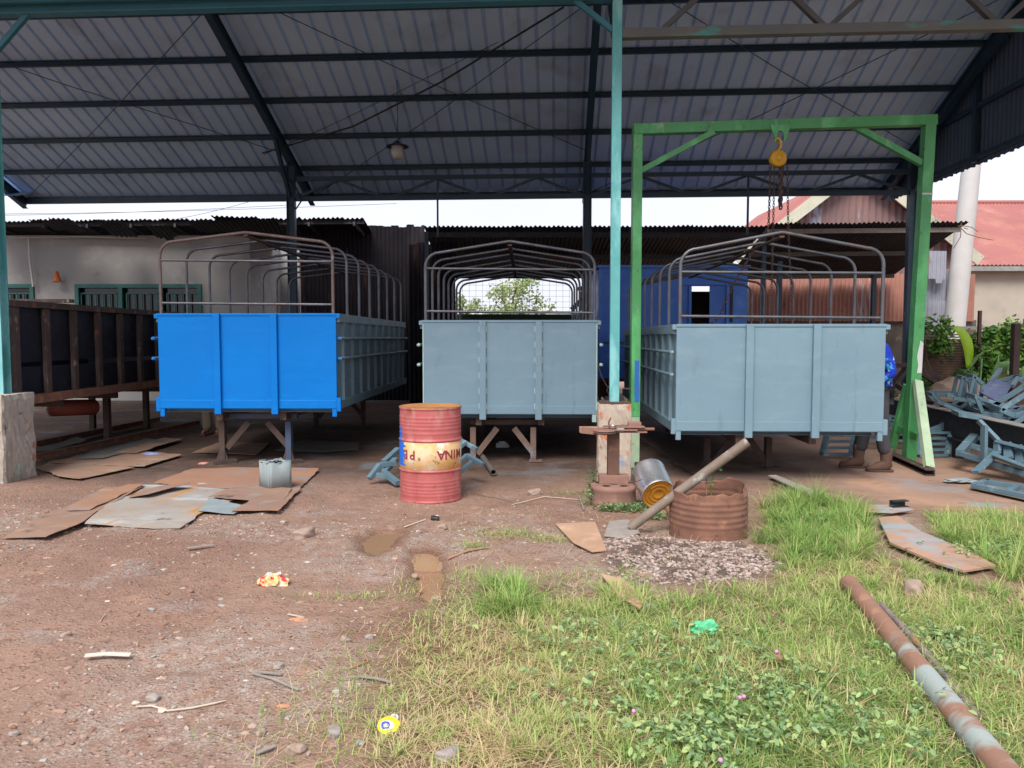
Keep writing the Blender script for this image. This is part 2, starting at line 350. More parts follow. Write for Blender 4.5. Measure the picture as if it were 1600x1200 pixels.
def ground_h(x, y):
    x = np.asarray(x, float); y = np.asarray(y, float)
    h = (fbm(x, y, .7, 3, 1)-.5)*.05+(fbm(x, y, 4, 3, 5)-.5)*.034-.018*np.exp(-((x+1.75+.12*np.sin(y*1.4))/.16)**2)-.016*np.exp(-((x+3.35+.12*np.sin(y*1.2))/.17)**2)+(fbm(x, y, 22, 2, 9)-.5)*.009
    near = np.clip((9.0-y)/2, 0, 1)*np.clip((9-np.abs(x))/2, 0, 1)
    h = h*(.25+.75*near)
    pn = (fbm(x, y, 7, 3, 91)-.5)*.12
    h -= .045*np.clip((dpoly(x, y, PUD1)+pn)/.14+.5, 0, 1)+.05*np.clip((dpoly(x, y, PUD2)+pn)/.14+.5, 0, 1)
    s = inside(x, y, SLAB, .3); h = h*(1-s)-.02*s
    h += .03*inside(x, y, GRAVEL, .35)
    return h-.004
def gh(x, y): return float(ground_h(np.array([x]), np.array([y]))[0])
def axis(a, b, fine, lo, hi, n_out):
    mid = np.arange(a, b+1e-6, fine)
    left = a-(a-lo)*(np.linspace(0, 1, n_out)[1:]**2.2)[::-1]; right = b+(hi-b)*(np.linspace(0, 1, n_out)[1:]**2.2)
    return np.concatenate([left, mid, right])
gx = axis(-6.5, 6.5, .035, -900, 900, 26); gy = axis(2.0, 10.0, .035, -300, 1500, 30)
X, Yg = np.meshgrid(gx, gy); xf = X.ravel(); yf = Yg.ravel(); zf = ground_h(xf, yf)
nx, ny = len(gx), len(gy)
i0 = (np.arange(ny-1)[:, None]*nx+np.arange(nx-1)[None, :]).ravel()
fc = np.stack([i0, i0+1, i0+nx+1, i0+nx], 1).ravel()
wet = np.maximum(inside(xf, yf, PUD1, .3), inside(xf, yf, PUD2, .22))
wet = np.maximum(wet, np.exp(-((xf+.72)**2/.5+(yf-3.9)**2/.18))*.5*fbm(xf, yf, 6, 2, 3)*1.5)
wet = np.maximum(wet, inside(xf, yf, gp([(600,960),(690,925),(760,1010),(690,1100),(560,1080)]), .5)*fbm(xf, yf, 3, 3, 33)*.9)
shade = np.clip((yf-7.6+.35*(fbm(xf, yf, 1.2, 3, 21)-.5)*2)/1.3, 0, 1)          # soil turns darker brown from the shed front inwards
gr = np.clip(np.maximum(inside(xf, yf, GRASS, .4), inside(xf, yf, GRASS2, .3)), 0, 1)
grv = np.clip(inside(xf, yf, GRAVEL, .15), 0, 1)
grit = np.clip((fbm(xf, yf, .9, 4, 14)-.5)*5+.3, 0, 1)*np.clip((7.2-yf), 0, 1)
band = np.exp(-((yf-6.15-.25*np.sin(xf*1.3))/.38)**2)*np.clip((-.6-xf)*1.5, 0, 1)
grit = np.clip(np.maximum(grit, band), 0, 1)
m1 = np.stack([wet, shade, gr, np.ones_like(wet)], 1); m2 = np.stack([grit, grv, np.zeros_like(wet), np.ones_like(wet)], 1)

mg = bpy.data.materials.new('red earth'); mg.use_nodes = True; n = mg.node_tree; lk = n.links; bs = n.nodes['Principled BSDF']
tcn = n.nodes.new('ShaderNodeTexCoord')
def NN(scale, det=8, rough=.6, st=None):
    t = n.nodes.new('ShaderNodeTexNoise'); t.inputs['Scale'].default_value = scale; t.inputs['Detail'].default_value = det; t.inputs['Roughness'].default_value = rough
    if st:
        mp = n.nodes.new('ShaderNodeMapping'); mp.inputs['Scale'].default_value = st; lk.new(tcn.outputs['Object'], mp.inputs[0]); lk.new(mp.outputs[0], t.inputs['Vector'])
    else: lk.new(tcn.outputs['Object'], t.inputs['Vector'])
    return t.outputs['Fac']
def MR(s, a, b, c=0, d=1):
    r = n.nodes.new('ShaderNodeMapRange'); r.inputs[1].default_value = a; r.inputs[2].default_value = b; r.inputs[3].default_value = c; r.inputs[4].default_value = d
    lk.new(s, r.inputs[0]); return r.outputs[0]
def MX(f, a, b):
    r = n.nodes.new('ShaderNodeMixRGB')
    for i, q in enumerate((f, a, b)):
        if isinstance(q, (tuple, float, int)): r.inputs[i].default_value = (*q, 1) if isinstance(q, tuple) else q
        else: lk.new(q, r.inputs[i])
    return r.outputs[0]
def MU(a, b, op='MULTIPLY'):
    r = n.nodes.new('ShaderNodeMath'); r.operation = op
    for i, q in enumerate((a, b)):
        if isinstance(q, (float, int)): r.inputs[i].default_value = q
        else: lk.new(q, r.inputs[i])
    return r.outputs[0]
def AT(nm):
    a = n.nodes.new('ShaderNodeAttribute'); a.attribute_name = nm; s = n.nodes.new('ShaderNodeSeparateColor'); lk.new(a.outputs['Color'], s.inputs[0]); return s.outputs
a1 = AT('zoneA'); a2 = AT('zoneB')
base = MX(MR(NN(1.1), .35, .65), (.295, .187, .138), (.222, .138, .103))
base = MX(MR(NN(4), .45, .7), base, (.34, .20, .145))
base = MX(MU(MR(NN(.45, 4), .42, .62), .6), base, (.19, .105, .075)); base = MX(MR(NN(14), .52, .72), base, (.15, .08, .058))
base = MX(MU(MR(NN(60), .45, .7), .6), base, (.38, .25, .19))
gritc = MX(MR(NN(90, 3), .4, .62), (.22, .16, .13), (.44, .36, .30))
base = MX(MU(MR(a2[0], .15, .9), MR(NN(9), .38, .62)), base, gritc)
blue = MU(MR(NN(1.7, 4), .56, .66), MR(NN(40, 4), .45, .6)); base = MX(MU(blue, .55), base, (.34, .36, .37))
vo = n.nodes.new('ShaderNodeTexVoronoi'); vo.inputs['Scale'].default_value = 45; lk.new(tcn.outputs['Object'], vo.inputs['Vector'])
vs_ = n.nodes.new('ShaderNodeSeparateColor'); lk.new(vo.outputs['Color'], vs_.inputs[0])
peb = MU(MR(vo.outputs['Distance'], .25, .40, 1, 0), MR(vs_.outputs[0], .72, .78)); base = MX(MU(peb, .75), base, MX(vs_.outputs[1], (.30, .17, .13), (.50, .40, .34)))
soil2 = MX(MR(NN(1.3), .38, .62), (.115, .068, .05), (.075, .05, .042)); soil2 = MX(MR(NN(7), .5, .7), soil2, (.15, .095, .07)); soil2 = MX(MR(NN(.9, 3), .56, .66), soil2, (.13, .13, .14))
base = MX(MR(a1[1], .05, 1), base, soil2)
gsoil = MX(MR(NN(12), .4, .65), (.15, .09, .055), (.24, .155, .10)); base = MX(MU(a1[2], MR(NN(3), .3, .6, .45, 1)), base, gsoil)
base = MX(a2[1], base, (.12, .085, .07))
wetm = MR(a1[0], .2, .75); base = MX(wetm, base, MX(.5, (.20, .10, .062), (.16, .085, .055)))
lk.new(base, bs.inputs['Base Color'])
lk.new(MR(wetm, 0, 1, .92, .45), bs.inputs['Roughness']); bs.inputs['Specular IOR Level'].default_value = .35
hgt = MU(MU(NN(55, 8), .6), MU(MR(vo.outputs['Distance'], .1, .5, 1, 0), MU(MR(vs_.outputs[0], .5, .8), .5)), 'ADD')
bmp = n.nodes.new('ShaderNodeBump'); bmp.inputs['Strength'].default_value = 1; bmp.inputs['Distance'].default_value = .022; lk.new(hgt, bmp.inputs['Height']); lk.new(bmp.outputs[0], bs.inputs['Normal'])
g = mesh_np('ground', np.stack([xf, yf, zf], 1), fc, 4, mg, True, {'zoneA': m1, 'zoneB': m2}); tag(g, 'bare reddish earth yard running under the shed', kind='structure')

# puddle water
mw = bpy.data.materials.new('muddy water'); mw.use_nodes = True; b_ = mw.node_tree.nodes['Principled BSDF']
b_.inputs['Base Color'].default_value = (.42, .27, .165, 1); b_.inputs['Roughness'].default_value = .02; b_.inputs['Specular IOR Level'].default_value = .8; b_.inputs['Alpha'].default_value = .6; b_.inputs['IOR'].default_value = 1.33
for P, zz, lab in ((PUD1, -.034, 'shallow brown puddle behind, nearer the red drum'), (PUD2, -.036, 'long muddy orange puddle at the edge of the grass')):
    cx = sum(p[0] for p in P)/len(P); cy = sum(p[1] for p in P)/len(P)
    big = [(cx+(p[0]-cx)*1.3, cy+(p[1]-cy)*1.2) for p in P]
    b = MB(); b.add([(p[0], p[1], zz+.004) for p in big], [tuple(range(len(big)))]); tag(b.build('puddle', mw), lab, kind='structure')

# concrete apron on the right
m_slab = mat('stained concrete floor', (.34, .215, .155), (.27, .165, .12), 1.1, .85, layers=(((.40, .235, .15), 1.4, .52, .68), ((.19, .125, .10), 2.5, .56, .68, (.6, 1, 1)), ((.24, .26, .28), 1.1, .60, .70), ((.12, .08, .07), 8, .62, .74)), bump=.003, bsc=40)
def noisy(poly, amp, step=.15):
    out = []
    for i in range(len(poly)):
        a = Vector(poly[i][:2]); b = Vector(poly[(i+1) % len(poly)][:2]); L_ = (b-a).length; k = max(1, min(60, int(L_/step)))
        for j in range(k):
            p = a.lerp(b, j/k); q = float(fbm(np.array([p.x]), np.array([p.y]), 4, 3, 40)[0]-.5)*amp*2; out.append((p.x+q, p.y+q))
    return out
b = MB(); b.prism(noisy(SLAB, .07), -.08, SLAB_Z); o = b.build('concrete_floor', m_slab, origin=(0, 0, -.08))
nn = m_slab.node_tree; bb = nn.nodes['Principled BSDF']; src = bb.inputs['Base Color'].links[0].from_socket
tt = nn.nodes.new('ShaderNodeTexCoord'); sxy = nn.nodes.new('ShaderNodeSeparateXYZ'); nn.links.new(tt.outputs['Object'], sxy.inputs[0])
tn = nn.nodes.new('ShaderNodeTexNoise'); tn.inputs['Scale'].default_value = 1.4; tn.inputs['Detail'].default_value = 6; nn.links.new(tt.outputs['Object'], tn.inputs['Vector'])
ma = nn.nodes.new('ShaderNodeMath'); ma.operation = 'MULTIPLY_ADD'; ma.inputs[1].default_value = 3.5; nn.links.new(tn.outputs['Fac'], ma.inputs[0]); nn.links.new(sxy.outputs['X'], ma.inputs[2])
mr = nn.nodes.new('ShaderNodeMapRange'); mr.inputs[1].default_value = 5.4; mr.inputs[2].default_value = 4.2; nn.links.new(ma.outputs[0], mr.inputs[0])
mm = nn.nodes.new('ShaderNodeMixRGB'); mm.inputs[2].default_value = (.105, .068, .054, 1); nn.links.new(mr.outputs[0], mm.inputs[0]); nn.links.new(src, mm.inputs[1]); nn.links.new(mm.outputs[0], bb.inputs['Base Color']); tag(o, 'rust stained concrete floor slab on the right', kind='structure')

# ------------------------------------------------------------------ scattered stones and gravel (uncountable)
ico = bmesh.new(); bmesh.ops.create_icosphere(ico, subdivisions=1, radius=1); ico.verts.ensure_lookup_table()
IV = np.array([v.co[:] for v in ico.verts]); IF = np.array([[v.index for v in f.verts] for f in ico.faces]); ico.free()
def stones(name, x, y, size, mats, label, cat, zoff=.25, flat=.55):
    N = len(x); sx = size*rng.uniform(.7, 1.3, N); sy = size*rng.uniform(.5, 1.0, N); sz = size*flat*rng.uniform(.5, 1.1, N); an = rng.uniform(0, 6.28, N)
    vv = IV[None]*(1+rng.uniform(-.28, .28, (N, len(IV), 1)))
    lx = vv[..., 0]*sx[:, None]; ly = vv[..., 1]*sy[:, None]; lz = vv[..., 2]*sz[:, None]
    wx = lx*np.cos(an)[:, None]-ly*np.sin(an)[:, None]+x[:, None]; wy = lx*np.sin(an)[:, None]+ly*np.cos(an)[:, None]+y[:, None]
    wz = lz+(ground_h(x, y)+sz*zoff)[:, None]
    f = (IF[None]+(np.arange(N)*len(IV))[:, None, None]).ravel()
    t = rng.uniform(0, 1, (N, 1)); t2 = rng.uniform(0, 1, (N, 1))
    c = np.repeat(np.concatenate([t, t2, t, np.ones((N, 1))], 1)[:, None], len(IV), 1).reshape(-1, 4)
    o = mesh_np(name, np.stack([wx, wy, wz], -1).reshape(-1, 3), f, 3, mats, False, c); tag(o, label, cat, kind='stuff'); return o
def tint_mat(name, stops, rough=.8, trans=0, wave=0):
    m = bpy.data.materials.new(name); m.use_nodes = True; nn = m.node_tree; bb = nn.nodes['Principled BSDF']; bb.inputs['Roughness'].default_value = rough
    bb.inputs['Specular IOR Level'].default_value = .25
    a = nn.nodes.new('ShaderNodeAttribute'); a.attribute_name = 'tint'; s = nn.nodes.new('ShaderNodeSeparateColor'); r = nn.nodes.new('ShaderNodeValToRGB')
    nn.links.new(a.outputs['Color'], s.inputs[0]); nn.links.new(s.outputs[0], r.inputs[0])
    e = r.color_ramp.elements; e[0].position, e[0].color = stops[0][0], (*stops[0][1], 1); e[1].position, e[1].color = stops[-1][0], (*stops[-1][1], 1)
    for p, c in stops[1:-1]: q = e.new(p); q.color = (*c, 1)
    nn.links.new(r.outputs[0], bb.inputs['Base Color'])
    if trans:
        tr = nn.nodes.new('ShaderNodeBsdfTranslucent'); nn.links.new(r.outputs[0], tr.inputs[0]); ms = nn.nodes.new('ShaderNodeMixShader'); ms.inputs[0].default_value = trans
        out = nn.nodes['Material Output']; nn.links.new(bb.outputs[0], ms.inputs[1]); nn.links.new(tr.outputs[0], ms.inputs[2]); nn.links.new(ms.outputs[0], out.inputs[0])
    return m
m_peb = tint_mat('pebble', [(0, (.22, .125, .09)), (.45, (.30, .18, .14)), (.75, (.40, .29, .23)), (.93, (.33, .32, .32)), (1, (.56, .47, .40))], .9)
m_grav = tint_mat('gravel', [(0, (.14, .10, .09)), (.5, (.30, .225, .195)), (1, (.46, .38, .345))], .9)
N = 44000; x = rng.uniform(-5.5, 2.2, N); y = 2.2+5.4*rng.uniform(0, 1, N)**1.25
dens = .22+.78*np.clip((fbm(x, y, .9, 4, 14)-.5)*5+.3, 0, 1); bnd = np.exp(-((y-6.15-.25*np.sin(x*1.3))/.38)**2)*np.clip((-.6-x)*1.5, 0, 1)
keep = rng.uniform(0, 1, N) < np.maximum(dens*.55, bnd); keep &= dpoly(x, y, PUD1) < -.02; keep &= dpoly(x, y, PUD2) < -.02
x, y = x[keep], y[keep]; sz = .003+.012*rng.uniform(0, 1, len(x))**3.5+rng.uniform(.004, .016, len(x))*(rng.uniform(0, 1, len(x)) > .975)
stones('pebbles', x, y, sz, m_peb, 'small pebbles strewn over the red earth yard', 'pebbles')
N = 4200; x = rng.uniform(-5.0, 1.0, N); y = 2.3+4.6*rng.uniform(0, 1, N)**1.1
bnd = np.exp(-((y-6.1-.2*np.sin(x*1.3))/.28)**2)*np.clip((-.5-x)*1.5, 0, 1); lf = np.clip((-1.2-x)/2, 0, 1)*np.clip((fbm(x, y, 1.3, 3, 18)-.45)*6, 0, 1)
k = rng.uniform(0, 1, N) < np.maximum(np.maximum(bnd, lf), .16); k &= (dpoly(x, y, PUD1) < -.02) & (dpoly(x, y, PUD2) < -.02) & (dpoly(x, y, GRASS) < .3); x, y = x[k], y[k]
stones('larger_pebbles', x, y, rng.uniform(.009, .026, len(x)), m_peb, 'larger flat pebbles half sunk in the earth yard', 'pebbles', zoff=.0, flat=.5)
x = rng.uniform(.6, 2.1, 6500); y = rng.uniform(4.6, 6.2, 6500); k = (dpoly(x, y, GRAVEL)+.05*(rng.uniform(-1, 1, len(x))) > 0) & (fbm(x, y, 9, 2, 8) > .36); x, y = x[k], y[k]
stones('gravel', x, y, rng.uniform(.007, .020, len(x)), m_grav, 'pinkish grey gravel heap in front of the rusty cut drum', 'gravel', zoff=.5, flat=.6)

def rock(p, s, m, lab, grp='loose stones on the yard', fl=.55):
    x, y = p[0], p[1]; rs = random.Random(int(x*1000)+int(y*77)); bm = bmesh.new(); bmesh.ops.create_icosphere(bm, subdivisions=3, radius=1)
    ph = [rs.uniform(0, 6) for _ in range(6)]
    me = bpy.data.meshes.new('stone')
    for v in bm.verts:
        c = v.co.copy(); k = 1+.16*math.sin(c.x*3+ph[0])*math.cos(c.y*2.5+ph[1])+.09*math.sin(c.z*6+ph[2]+c.x*4)+.04*math.sin(c.y*11+ph[3])
        c = Vector([max(-.78, min(.78, q)) for q in c])*k
        v.co = Vector((c.x*s, c.y*s*.7, c.z*s*fl))
    bm.to_mesh(me); bm.free()
    for q in me.polygons: q.use_smooth = True
    me.materials.append(m); o = bpy.data.objects.new('stone', me); col.objects.link(o)
    o.location = (x, y, gh(x, y)+s*fl*.45); o.rotation_euler = (rs.uniform(-.2, .2), rs.uniform(-.2, .2), rs.uniform(0, 6)); tag(o, lab, 'stone', grp); return o
for px, py, s, m, lab in (
    (540,1003,.032,m_stone,'pale beige angular stone in the wet earth left of the grass edge'),
    (577,999,.030,m_stoneg,'flat grey stone just right of the pale beige stone'),
    (436,1048,.030,m_stoneg,'dark grey oblong stone above the crossed metal strips'),
    (240,1095,.036,m_stoneg,'smooth light grey flat stone above the long pale twig'),
    (408,1154,.024,m_stone,'pale pink stone near the bottom edge left of the yellow lid'),
    (523,1152,.042,m_stoneg,'large flat grey stone left of the yellow lid'),
    (22,1150,.020,m_stoneg,'small grey round stone in the bottom left corner'),
    (462,1180,.040,m_stone,'flat sandy stone at the bottom edge'),
    (103,998,.030,m_stone,'pale cream stone on the left of the yard'),
    (130,1147,.020,m_stone,'small whitish stone below the long pale twig'),
    (475,840,.10,m_stone,'big buff rock at the end of the gravel strip by the puddle'),
    (682,935,.032,m_stone,'cream stone lying at the foot of the long puddle'),
    (680,817,.042,m_black,'small black lump of slag in front of the red drum'),
    (690,829,.055,m_stone,'whitish lump of rock below the black slag'),
    (648,898,.035,m_stone,'pinkish stone on the left bank of the long puddle'),
    (835,773,.075,m_stone,'tan broken brick among the dry stalks right of the drum'),
    (10,750,.085,m_stone,'grey rock at the foot of the left concrete pier'),
    (700,1192,.055,m_stoneg,'half buried flat rock under the grass at the bottom edge')):
    rock(G(px, py), s, m, lab)
rock(G(1428,928), .085, m_stone, 'tan clod of rock in the grass right of the long rusty pipe', fl=.8)

# ------------------------------------------------------------------ grass
m_gr = tint_mat('grass blades', [(0, (.13, .27, .06)), (.3, (.25, .41, .10)), (.5, (.40, .50, .16)), (.72, (.62, .54, .28)), (1, (.56, .40, .27))], .6, .3)
def blades(x, y, h, lean, w, tint, name='grass', lab='', cat='grass', dirs=None):
    N = len(x); a = rng.uniform(0, 6.28, N) if dirs is None else dirs; dx, dy = np.cos(a), np.sin(a); z = ground_h(x, y)-.004
    sx, sy = -dy, dx
    rows = []
    for t, wf in ((0, 1), (.4, .85), (.75, .5), (1, .05)):
        bend = lean*h*(t**1.6); hz = h*t*(1-.35*lean*t)
        for s in (-1, 1):
            rows.append(np.stack([x+dx*bend+sx*s*w*wf, y+dy*bend+sy*s*w*wf, z+hz], 1))
    vv = np.stack(rows, 1); fb = np.array([[0,1,3,2],[2,3,5,4],[4,5,7,6]])
    f = (fb[None]+(np.arange(N)*8)[:, None, None]).ravel()
    tt = np.repeat(np.stack([tint, tint, tint, np.ones(N)], 1)[:, None], 8, 1).reshape(-1, 4)
    o = mesh_np(name, vv.reshape(-1, 3), f, 4, m_gr, True, tt); tag(o, lab, cat, kind='stuff'); return o
bare = [gp([(1045,965),(1110,965),(1100,985),(1040,985)])]
BOARDPOLY = gp([(1368,818),(1400,812),(1440,835),(1560,888),(1500,905),(1395,868)])
N = 430000; x = rng.uniform(-1.2, 8.0, N); y = 2.15+5.0*rng.uniform(0, 1, N)**1.5
d = dpoly(x, y, GRASS); den = np.clip(d/.8+.10, 0, 1)*(.30+.95*np.clip((fbm(x, y, 2.6, 4, 31)-.36)*4, 0, 1))
d2 = dpoly(x, y, GRASS2); den = np.maximum(den, np.clip(d2/.15, 0, 1))
den *= np.where(dpoly(x, y, BOARDPOLY) > -.01, .04, 1); den = np.where(dpoly(x, y, GRAVEL) > 0, den*.08, den)
den *= np.where(dpoly(x, y, gp([(840,1160),(1050,1165),(1100,1230),(760,1250)])) > 0, .15, 1)
k = rng.uniform(0, 1, N) < den; x, y = x[k], y[k]; N = len(x)
tall = np.clip(dpoly(x, y, gp([(1185,780),(1360,785),(1385,870),(1230,880)]))/.15, 0, 1)+np.clip(dpoly(x, y, GRASS2)/.1, 0, 1)*.8
tf = np.exp(-(((x-(-.02))**2+(y-4.2)**2)/.035))+.7*np.exp(-(((x-.62)**2+(y-4.55)**2)/.03))
h = (.026+.072*rng.uniform(0, 1, N)**1.8)*(.7+.8*fbm(x, y, 1.5, 3, 77)); h = h*(1+(.5*np.clip(tall, 0, 1)+.5*tf)*rng.uniform(.2, 1.6, N))
tint = np.clip(fbm(x, y, 1.1, 3, 61)*1.3-.24+.25*np.clip(1-d[k]/.8, 0, 1)+rng.normal(0, .17, N), 0, 1); tint = np.where(rng.uniform(0, 1, N) > .76, rng.uniform(.7, 1, N), tint-.05); tint = np.where(tall > .3, tint*.6, tint); tint = np.where(tf > .3, tint*.5+.05, tint)
lean = rng.uniform(.3, 2.2, N); lean = np.where(tall+tf > .4, rng.uniform(.2, 1.3, N), lean)
blades(x, y, h, lean, .0012+.0024*rng.uniform(0, 1, N)**1.5, tint, lab='short green and straw coloured grass covering the lower right yard')
# tussocks: blades fanning out of one root
def tussocks(spots, name, lab):
    X_, Y_, H_, LN, DI, TI, W_ = [], [], [], [], [], [], []
    for x0, y0, hh, nb, tn, sp in spots:
        a = rng.uniform(0, 6.28, nb); rr = np.abs(rng.normal(0, sp, nb)); X_.append(x0+rr*np.cos(a)); Y_.append(y0+rr*np.sin(a)); DI.append(a+rng.normal(0, .5, nb))
        H_.append(hh*rng.uniform(.35, 1.15, nb)); LN.append(rng.uniform(.2, 1.7, nb)); TI.append(np.clip(rng.normal(tn, .14, nb), 0, 1)); W_.append(rng.uniform(.0012, .0022+.0016*min(1, hh/.2), nb))
    c = np.concatenate
    blades(c(X_), c(Y_), c(H_), c(LN), c(W_), c(TI), lab=lab, name=name, dirs=c(DI))
sp_ = []
def scat(poly, n, h0, h1, nb, tn, sp=.02):
    P = gp(poly); k = 0; xs_ = [p[0] for p in P]; ys_ = [p[1] for p in P]
    while k < n:
        a, b = random.uniform(min(xs_), max(xs_)), random.uniform(min(ys_), max(ys_))
        if inpoly(np.array([a]), np.array([b]), P)[0]: sp_.append((a, b, random.uniform(h0, h1), random.randint(nb//2, nb), random.gauss(tn+.10, .14), sp)); k += 1
scat([(1190,790),(1260,775),(1345,795),(1372,840),(1340,880),(1230,880),(1195,850)], 150, .10, .27, 60, .22)
scat([(1205,870),(1400,870),(1480,905),(1700,940),(1700,1010),(1230,990)], 240, .05, .14, 50, .35)
scat([(1450,806),(1600,804),(1900,806),(1900,925),(1640,915),(1500,860)], 220, .08, .24, 60, .25)
scat([(765,915),(825,915),(835,960),(760,960)], 16, .12, .24, 70, .22)
scat([(940,925),(1010,930),(1040,960),(930,960)], 12, .08, .18, 60, .3)
scat([(800,950),(1200,920),(1700,1000),(1900,1250),(850,1250),(760,1100)], 620, .05, .15, 30, .38, .03)
scat([(640,1000),(900,1000),(900,1200),(560,1200)], 120, .03, .08, 40, .6)
for px, py, hh in ((1275,790,.34),(1300,795,.3),(1245,800,.3),(1580,905,.36),(1540,880,.3),(1480,840,.25),(945,790,.16),(1185,850,.2)):
    q = G(px, py); sp_.append((q.x, q.y, hh, 40, .3, .02))
tussocks(sp_, 'grass_tussocks', 'taller uneven tussocks of grass standing out of the short grass')
# sparse runners and tufts on bare earth
xs, ys = [], []
for px, py, rx, ry, nn_ in ((740,857,.10,.05,260),(800,838,.25,.07,500),(860,845,.18,.06,300),(560,935,.3,.05,260),(640,915,.1,.1,140),(690,985,.3,.35,900),(600,1075,.35,.3,800),(560,1150,.35,.25,700),(940,790,.12,.06,240),(890,770,.15,.06,90),(780,830,.3,.08,140),(1040,800,.3,.05,120),(985,905,.1,.1,220),(730,900,.2,.12,360),(55,742,.05,.04,60),(22,745,.05,.03,60),(900,900,.3,.1,340),(1290,770,.3,.08,60)):
    c = G(px, py); xs.append(rng.normal(c.x, rx*.6, nn_)); ys.append(rng.normal(c.y, ry*.8, nn_))
x = np.concatenate(xs); y = np.concatenate(ys); N = len(x)
blades(x, y, .02+.05*rng.uniform(0, 1, N)**2, rng.uniform(.4, 1.8, N), .0012+.001*rng.uniform(0, 1, N), np.clip(rng.normal(.45, .25, N), 0, 1), lab='thin grass tufts creeping over the bare red earth', name='sparse_grass')
# dry straw litter lying on soil
N = 2600; x = rng.uniform(-1.6, 3.0, N); y = 2.3+4.4*rng.uniform(0, 1, N)**1.2; k = (dpoly(x, y, GRASS) > -.5) | ((x > -.6) & (y > 5.3) & (y < 6.6)); x, y = x[k], y[k]; N = len(x)
blades(x, y, rng.uniform(.04, .15, N), np.full(N, 2.4), np.full(N, .0013), rng.uniform(.78, 1, N), lab='dry straw stalks littered on the earth', name='straw', cat='straw')

# broad-leaved ground weeds
m_weed = tint_mat('weed leaves', [(0, (.11, .20, .09)), (.5, (.25, .38, .17)), (1, (.42, .52, .20))], .6, .25)
def leafset(cx, cy, cz, size, name, lab, cat, nrm=None, mtl=None, kind='stuff', parent=None, tint=None, up=.7):
    N = len(cx); a = rng.uniform(0, 6.28, N); tilt = rng.uniform(0, 1, N)**1.2*(1.5-up)
    L1 = np.stack([np.cos(a)*np.cos(tilt), np.sin(a)*np.cos(tilt), np.sin(tilt)*rng.choice([-1, 1], N)], 1)
    rnd = rng.normal(0, 1, (N, 3)); S = np.cross(L1, rnd*(1-up)+np.array([0, 0, 1.])*up); S /= np.linalg.norm(S, axis=1)[:, None]+1e-9
    c = np.stack([cx, cy, cz], 1); s = size[:, None]
    U = np.cross(S, L1)
    vv = np.stack([c-L1*s, c-L1*s*.3+S*s*.5+U*s*.1, c+L1*s*.45+S*s*.42+U*s*.08, c+L1*s, c+L1*s*.45-S*s*.42+U*s*.08, c-L1*s*.3-S*s*.5+U*s*.1], 1)
    fb = np.array([[0,1,2,3],[0,3,4,5]]); f = (fb[None]+(np.arange(N)*6)[:, None, None]).ravel()
    t = rng.uniform(0, 1, N) if tint is None else tint
    cc = np.repeat(np.stack([t, t, t, np.ones(N)], 1)[:, None], 6, 1).reshape(-1, 4)
    vv = vv.reshape(-1, 3)
    if parent is not None: vv = vv-np.array(wm(parent).translation)
    o = mesh_np(name, vv, f, 4, mtl or m_weed, False, cc)
    if parent is not None: o.parent = parent
    if lab: tag(o, lab, cat, kind=kind)
    return o
cx_, cy_, cz_, sz_ = [], [], [], []
for px, py, rad, nn_ in ((1140,1160,.25,340),(1000,1085,.4,300),(1300,1120,.4,260),(1060,1180,.2,240),(1190,1090,.2,160),(900,1010,.35,160),(1470,1010,.2,200),(1500,1050,.2,120),(1250,820,.2,120),(1530,870,.2,160),(1580,860,.3,200),(1100,1030,.4,160),(1380,1160,.3,200)):
    c = G(px, py); k = nn_//4
    for _ in range(k):
        x_ = random.gauss(c.x, rad*.6); y_ = random.gauss(c.y, rad*.5); z_ = gh(x_, y_)+random.uniform(.03, .09)
        for q in range(6): cx_.append(x_+random.gauss(0, .015)); cy_.append(y_+random.gauss(0, .015)); cz_.append(z_+random.gauss(0, .006)); sz_.append(random.uniform(.009, .020))
leafset(np.array(cx_), np.array(cy_), np.array(cz_), np.array(sz_), 'ground_weeds', 'low broad leaved weeds mixed into the grass', 'weeds')
for px, py, lab in ((992,1113,'pink ball flower left of the other pink flowers in the weeds'), (1158,1090,'pair of pink ball flowers in the grass above the leafy weeds'), (1128,1192,'pink ball flower at the bottom edge among weed leaves'), (1215,1018,'tiny pink flower beside a dry leaf in the grass')):
    p = G(px, py, .07); b = MB()
    for q in range(1 if 'pair' not in lab else 2):
        b.lathe([(.0005, -.008), (.006, -.006), (.0085, 0), (.006, .006), (.0005, .008)], 10, Matrix.Translation((q*.016-.005, 0, q*.004)), wob=lambda r, z, a, j: (r*(1+.12*math.sin(a*5)), z))
    ft = thing('flower', (p.x, p.y, gh(p.x, p.y)), lab, 'flower', group='pink flowers in the weeds')
    b2 = MB()
    b2.v = [v+Vector((0, 0, .07)) for v in b.v]; b2.f = b.f; b2.sm = b.sm; b2.build('bloom', m_flower, ft, local=True)
    MB().tube([(0, 0, 0), (.003, .002, .035), (0, 0, .065)], .0012, 5).build('stem', m_leaf, ft, local=True)

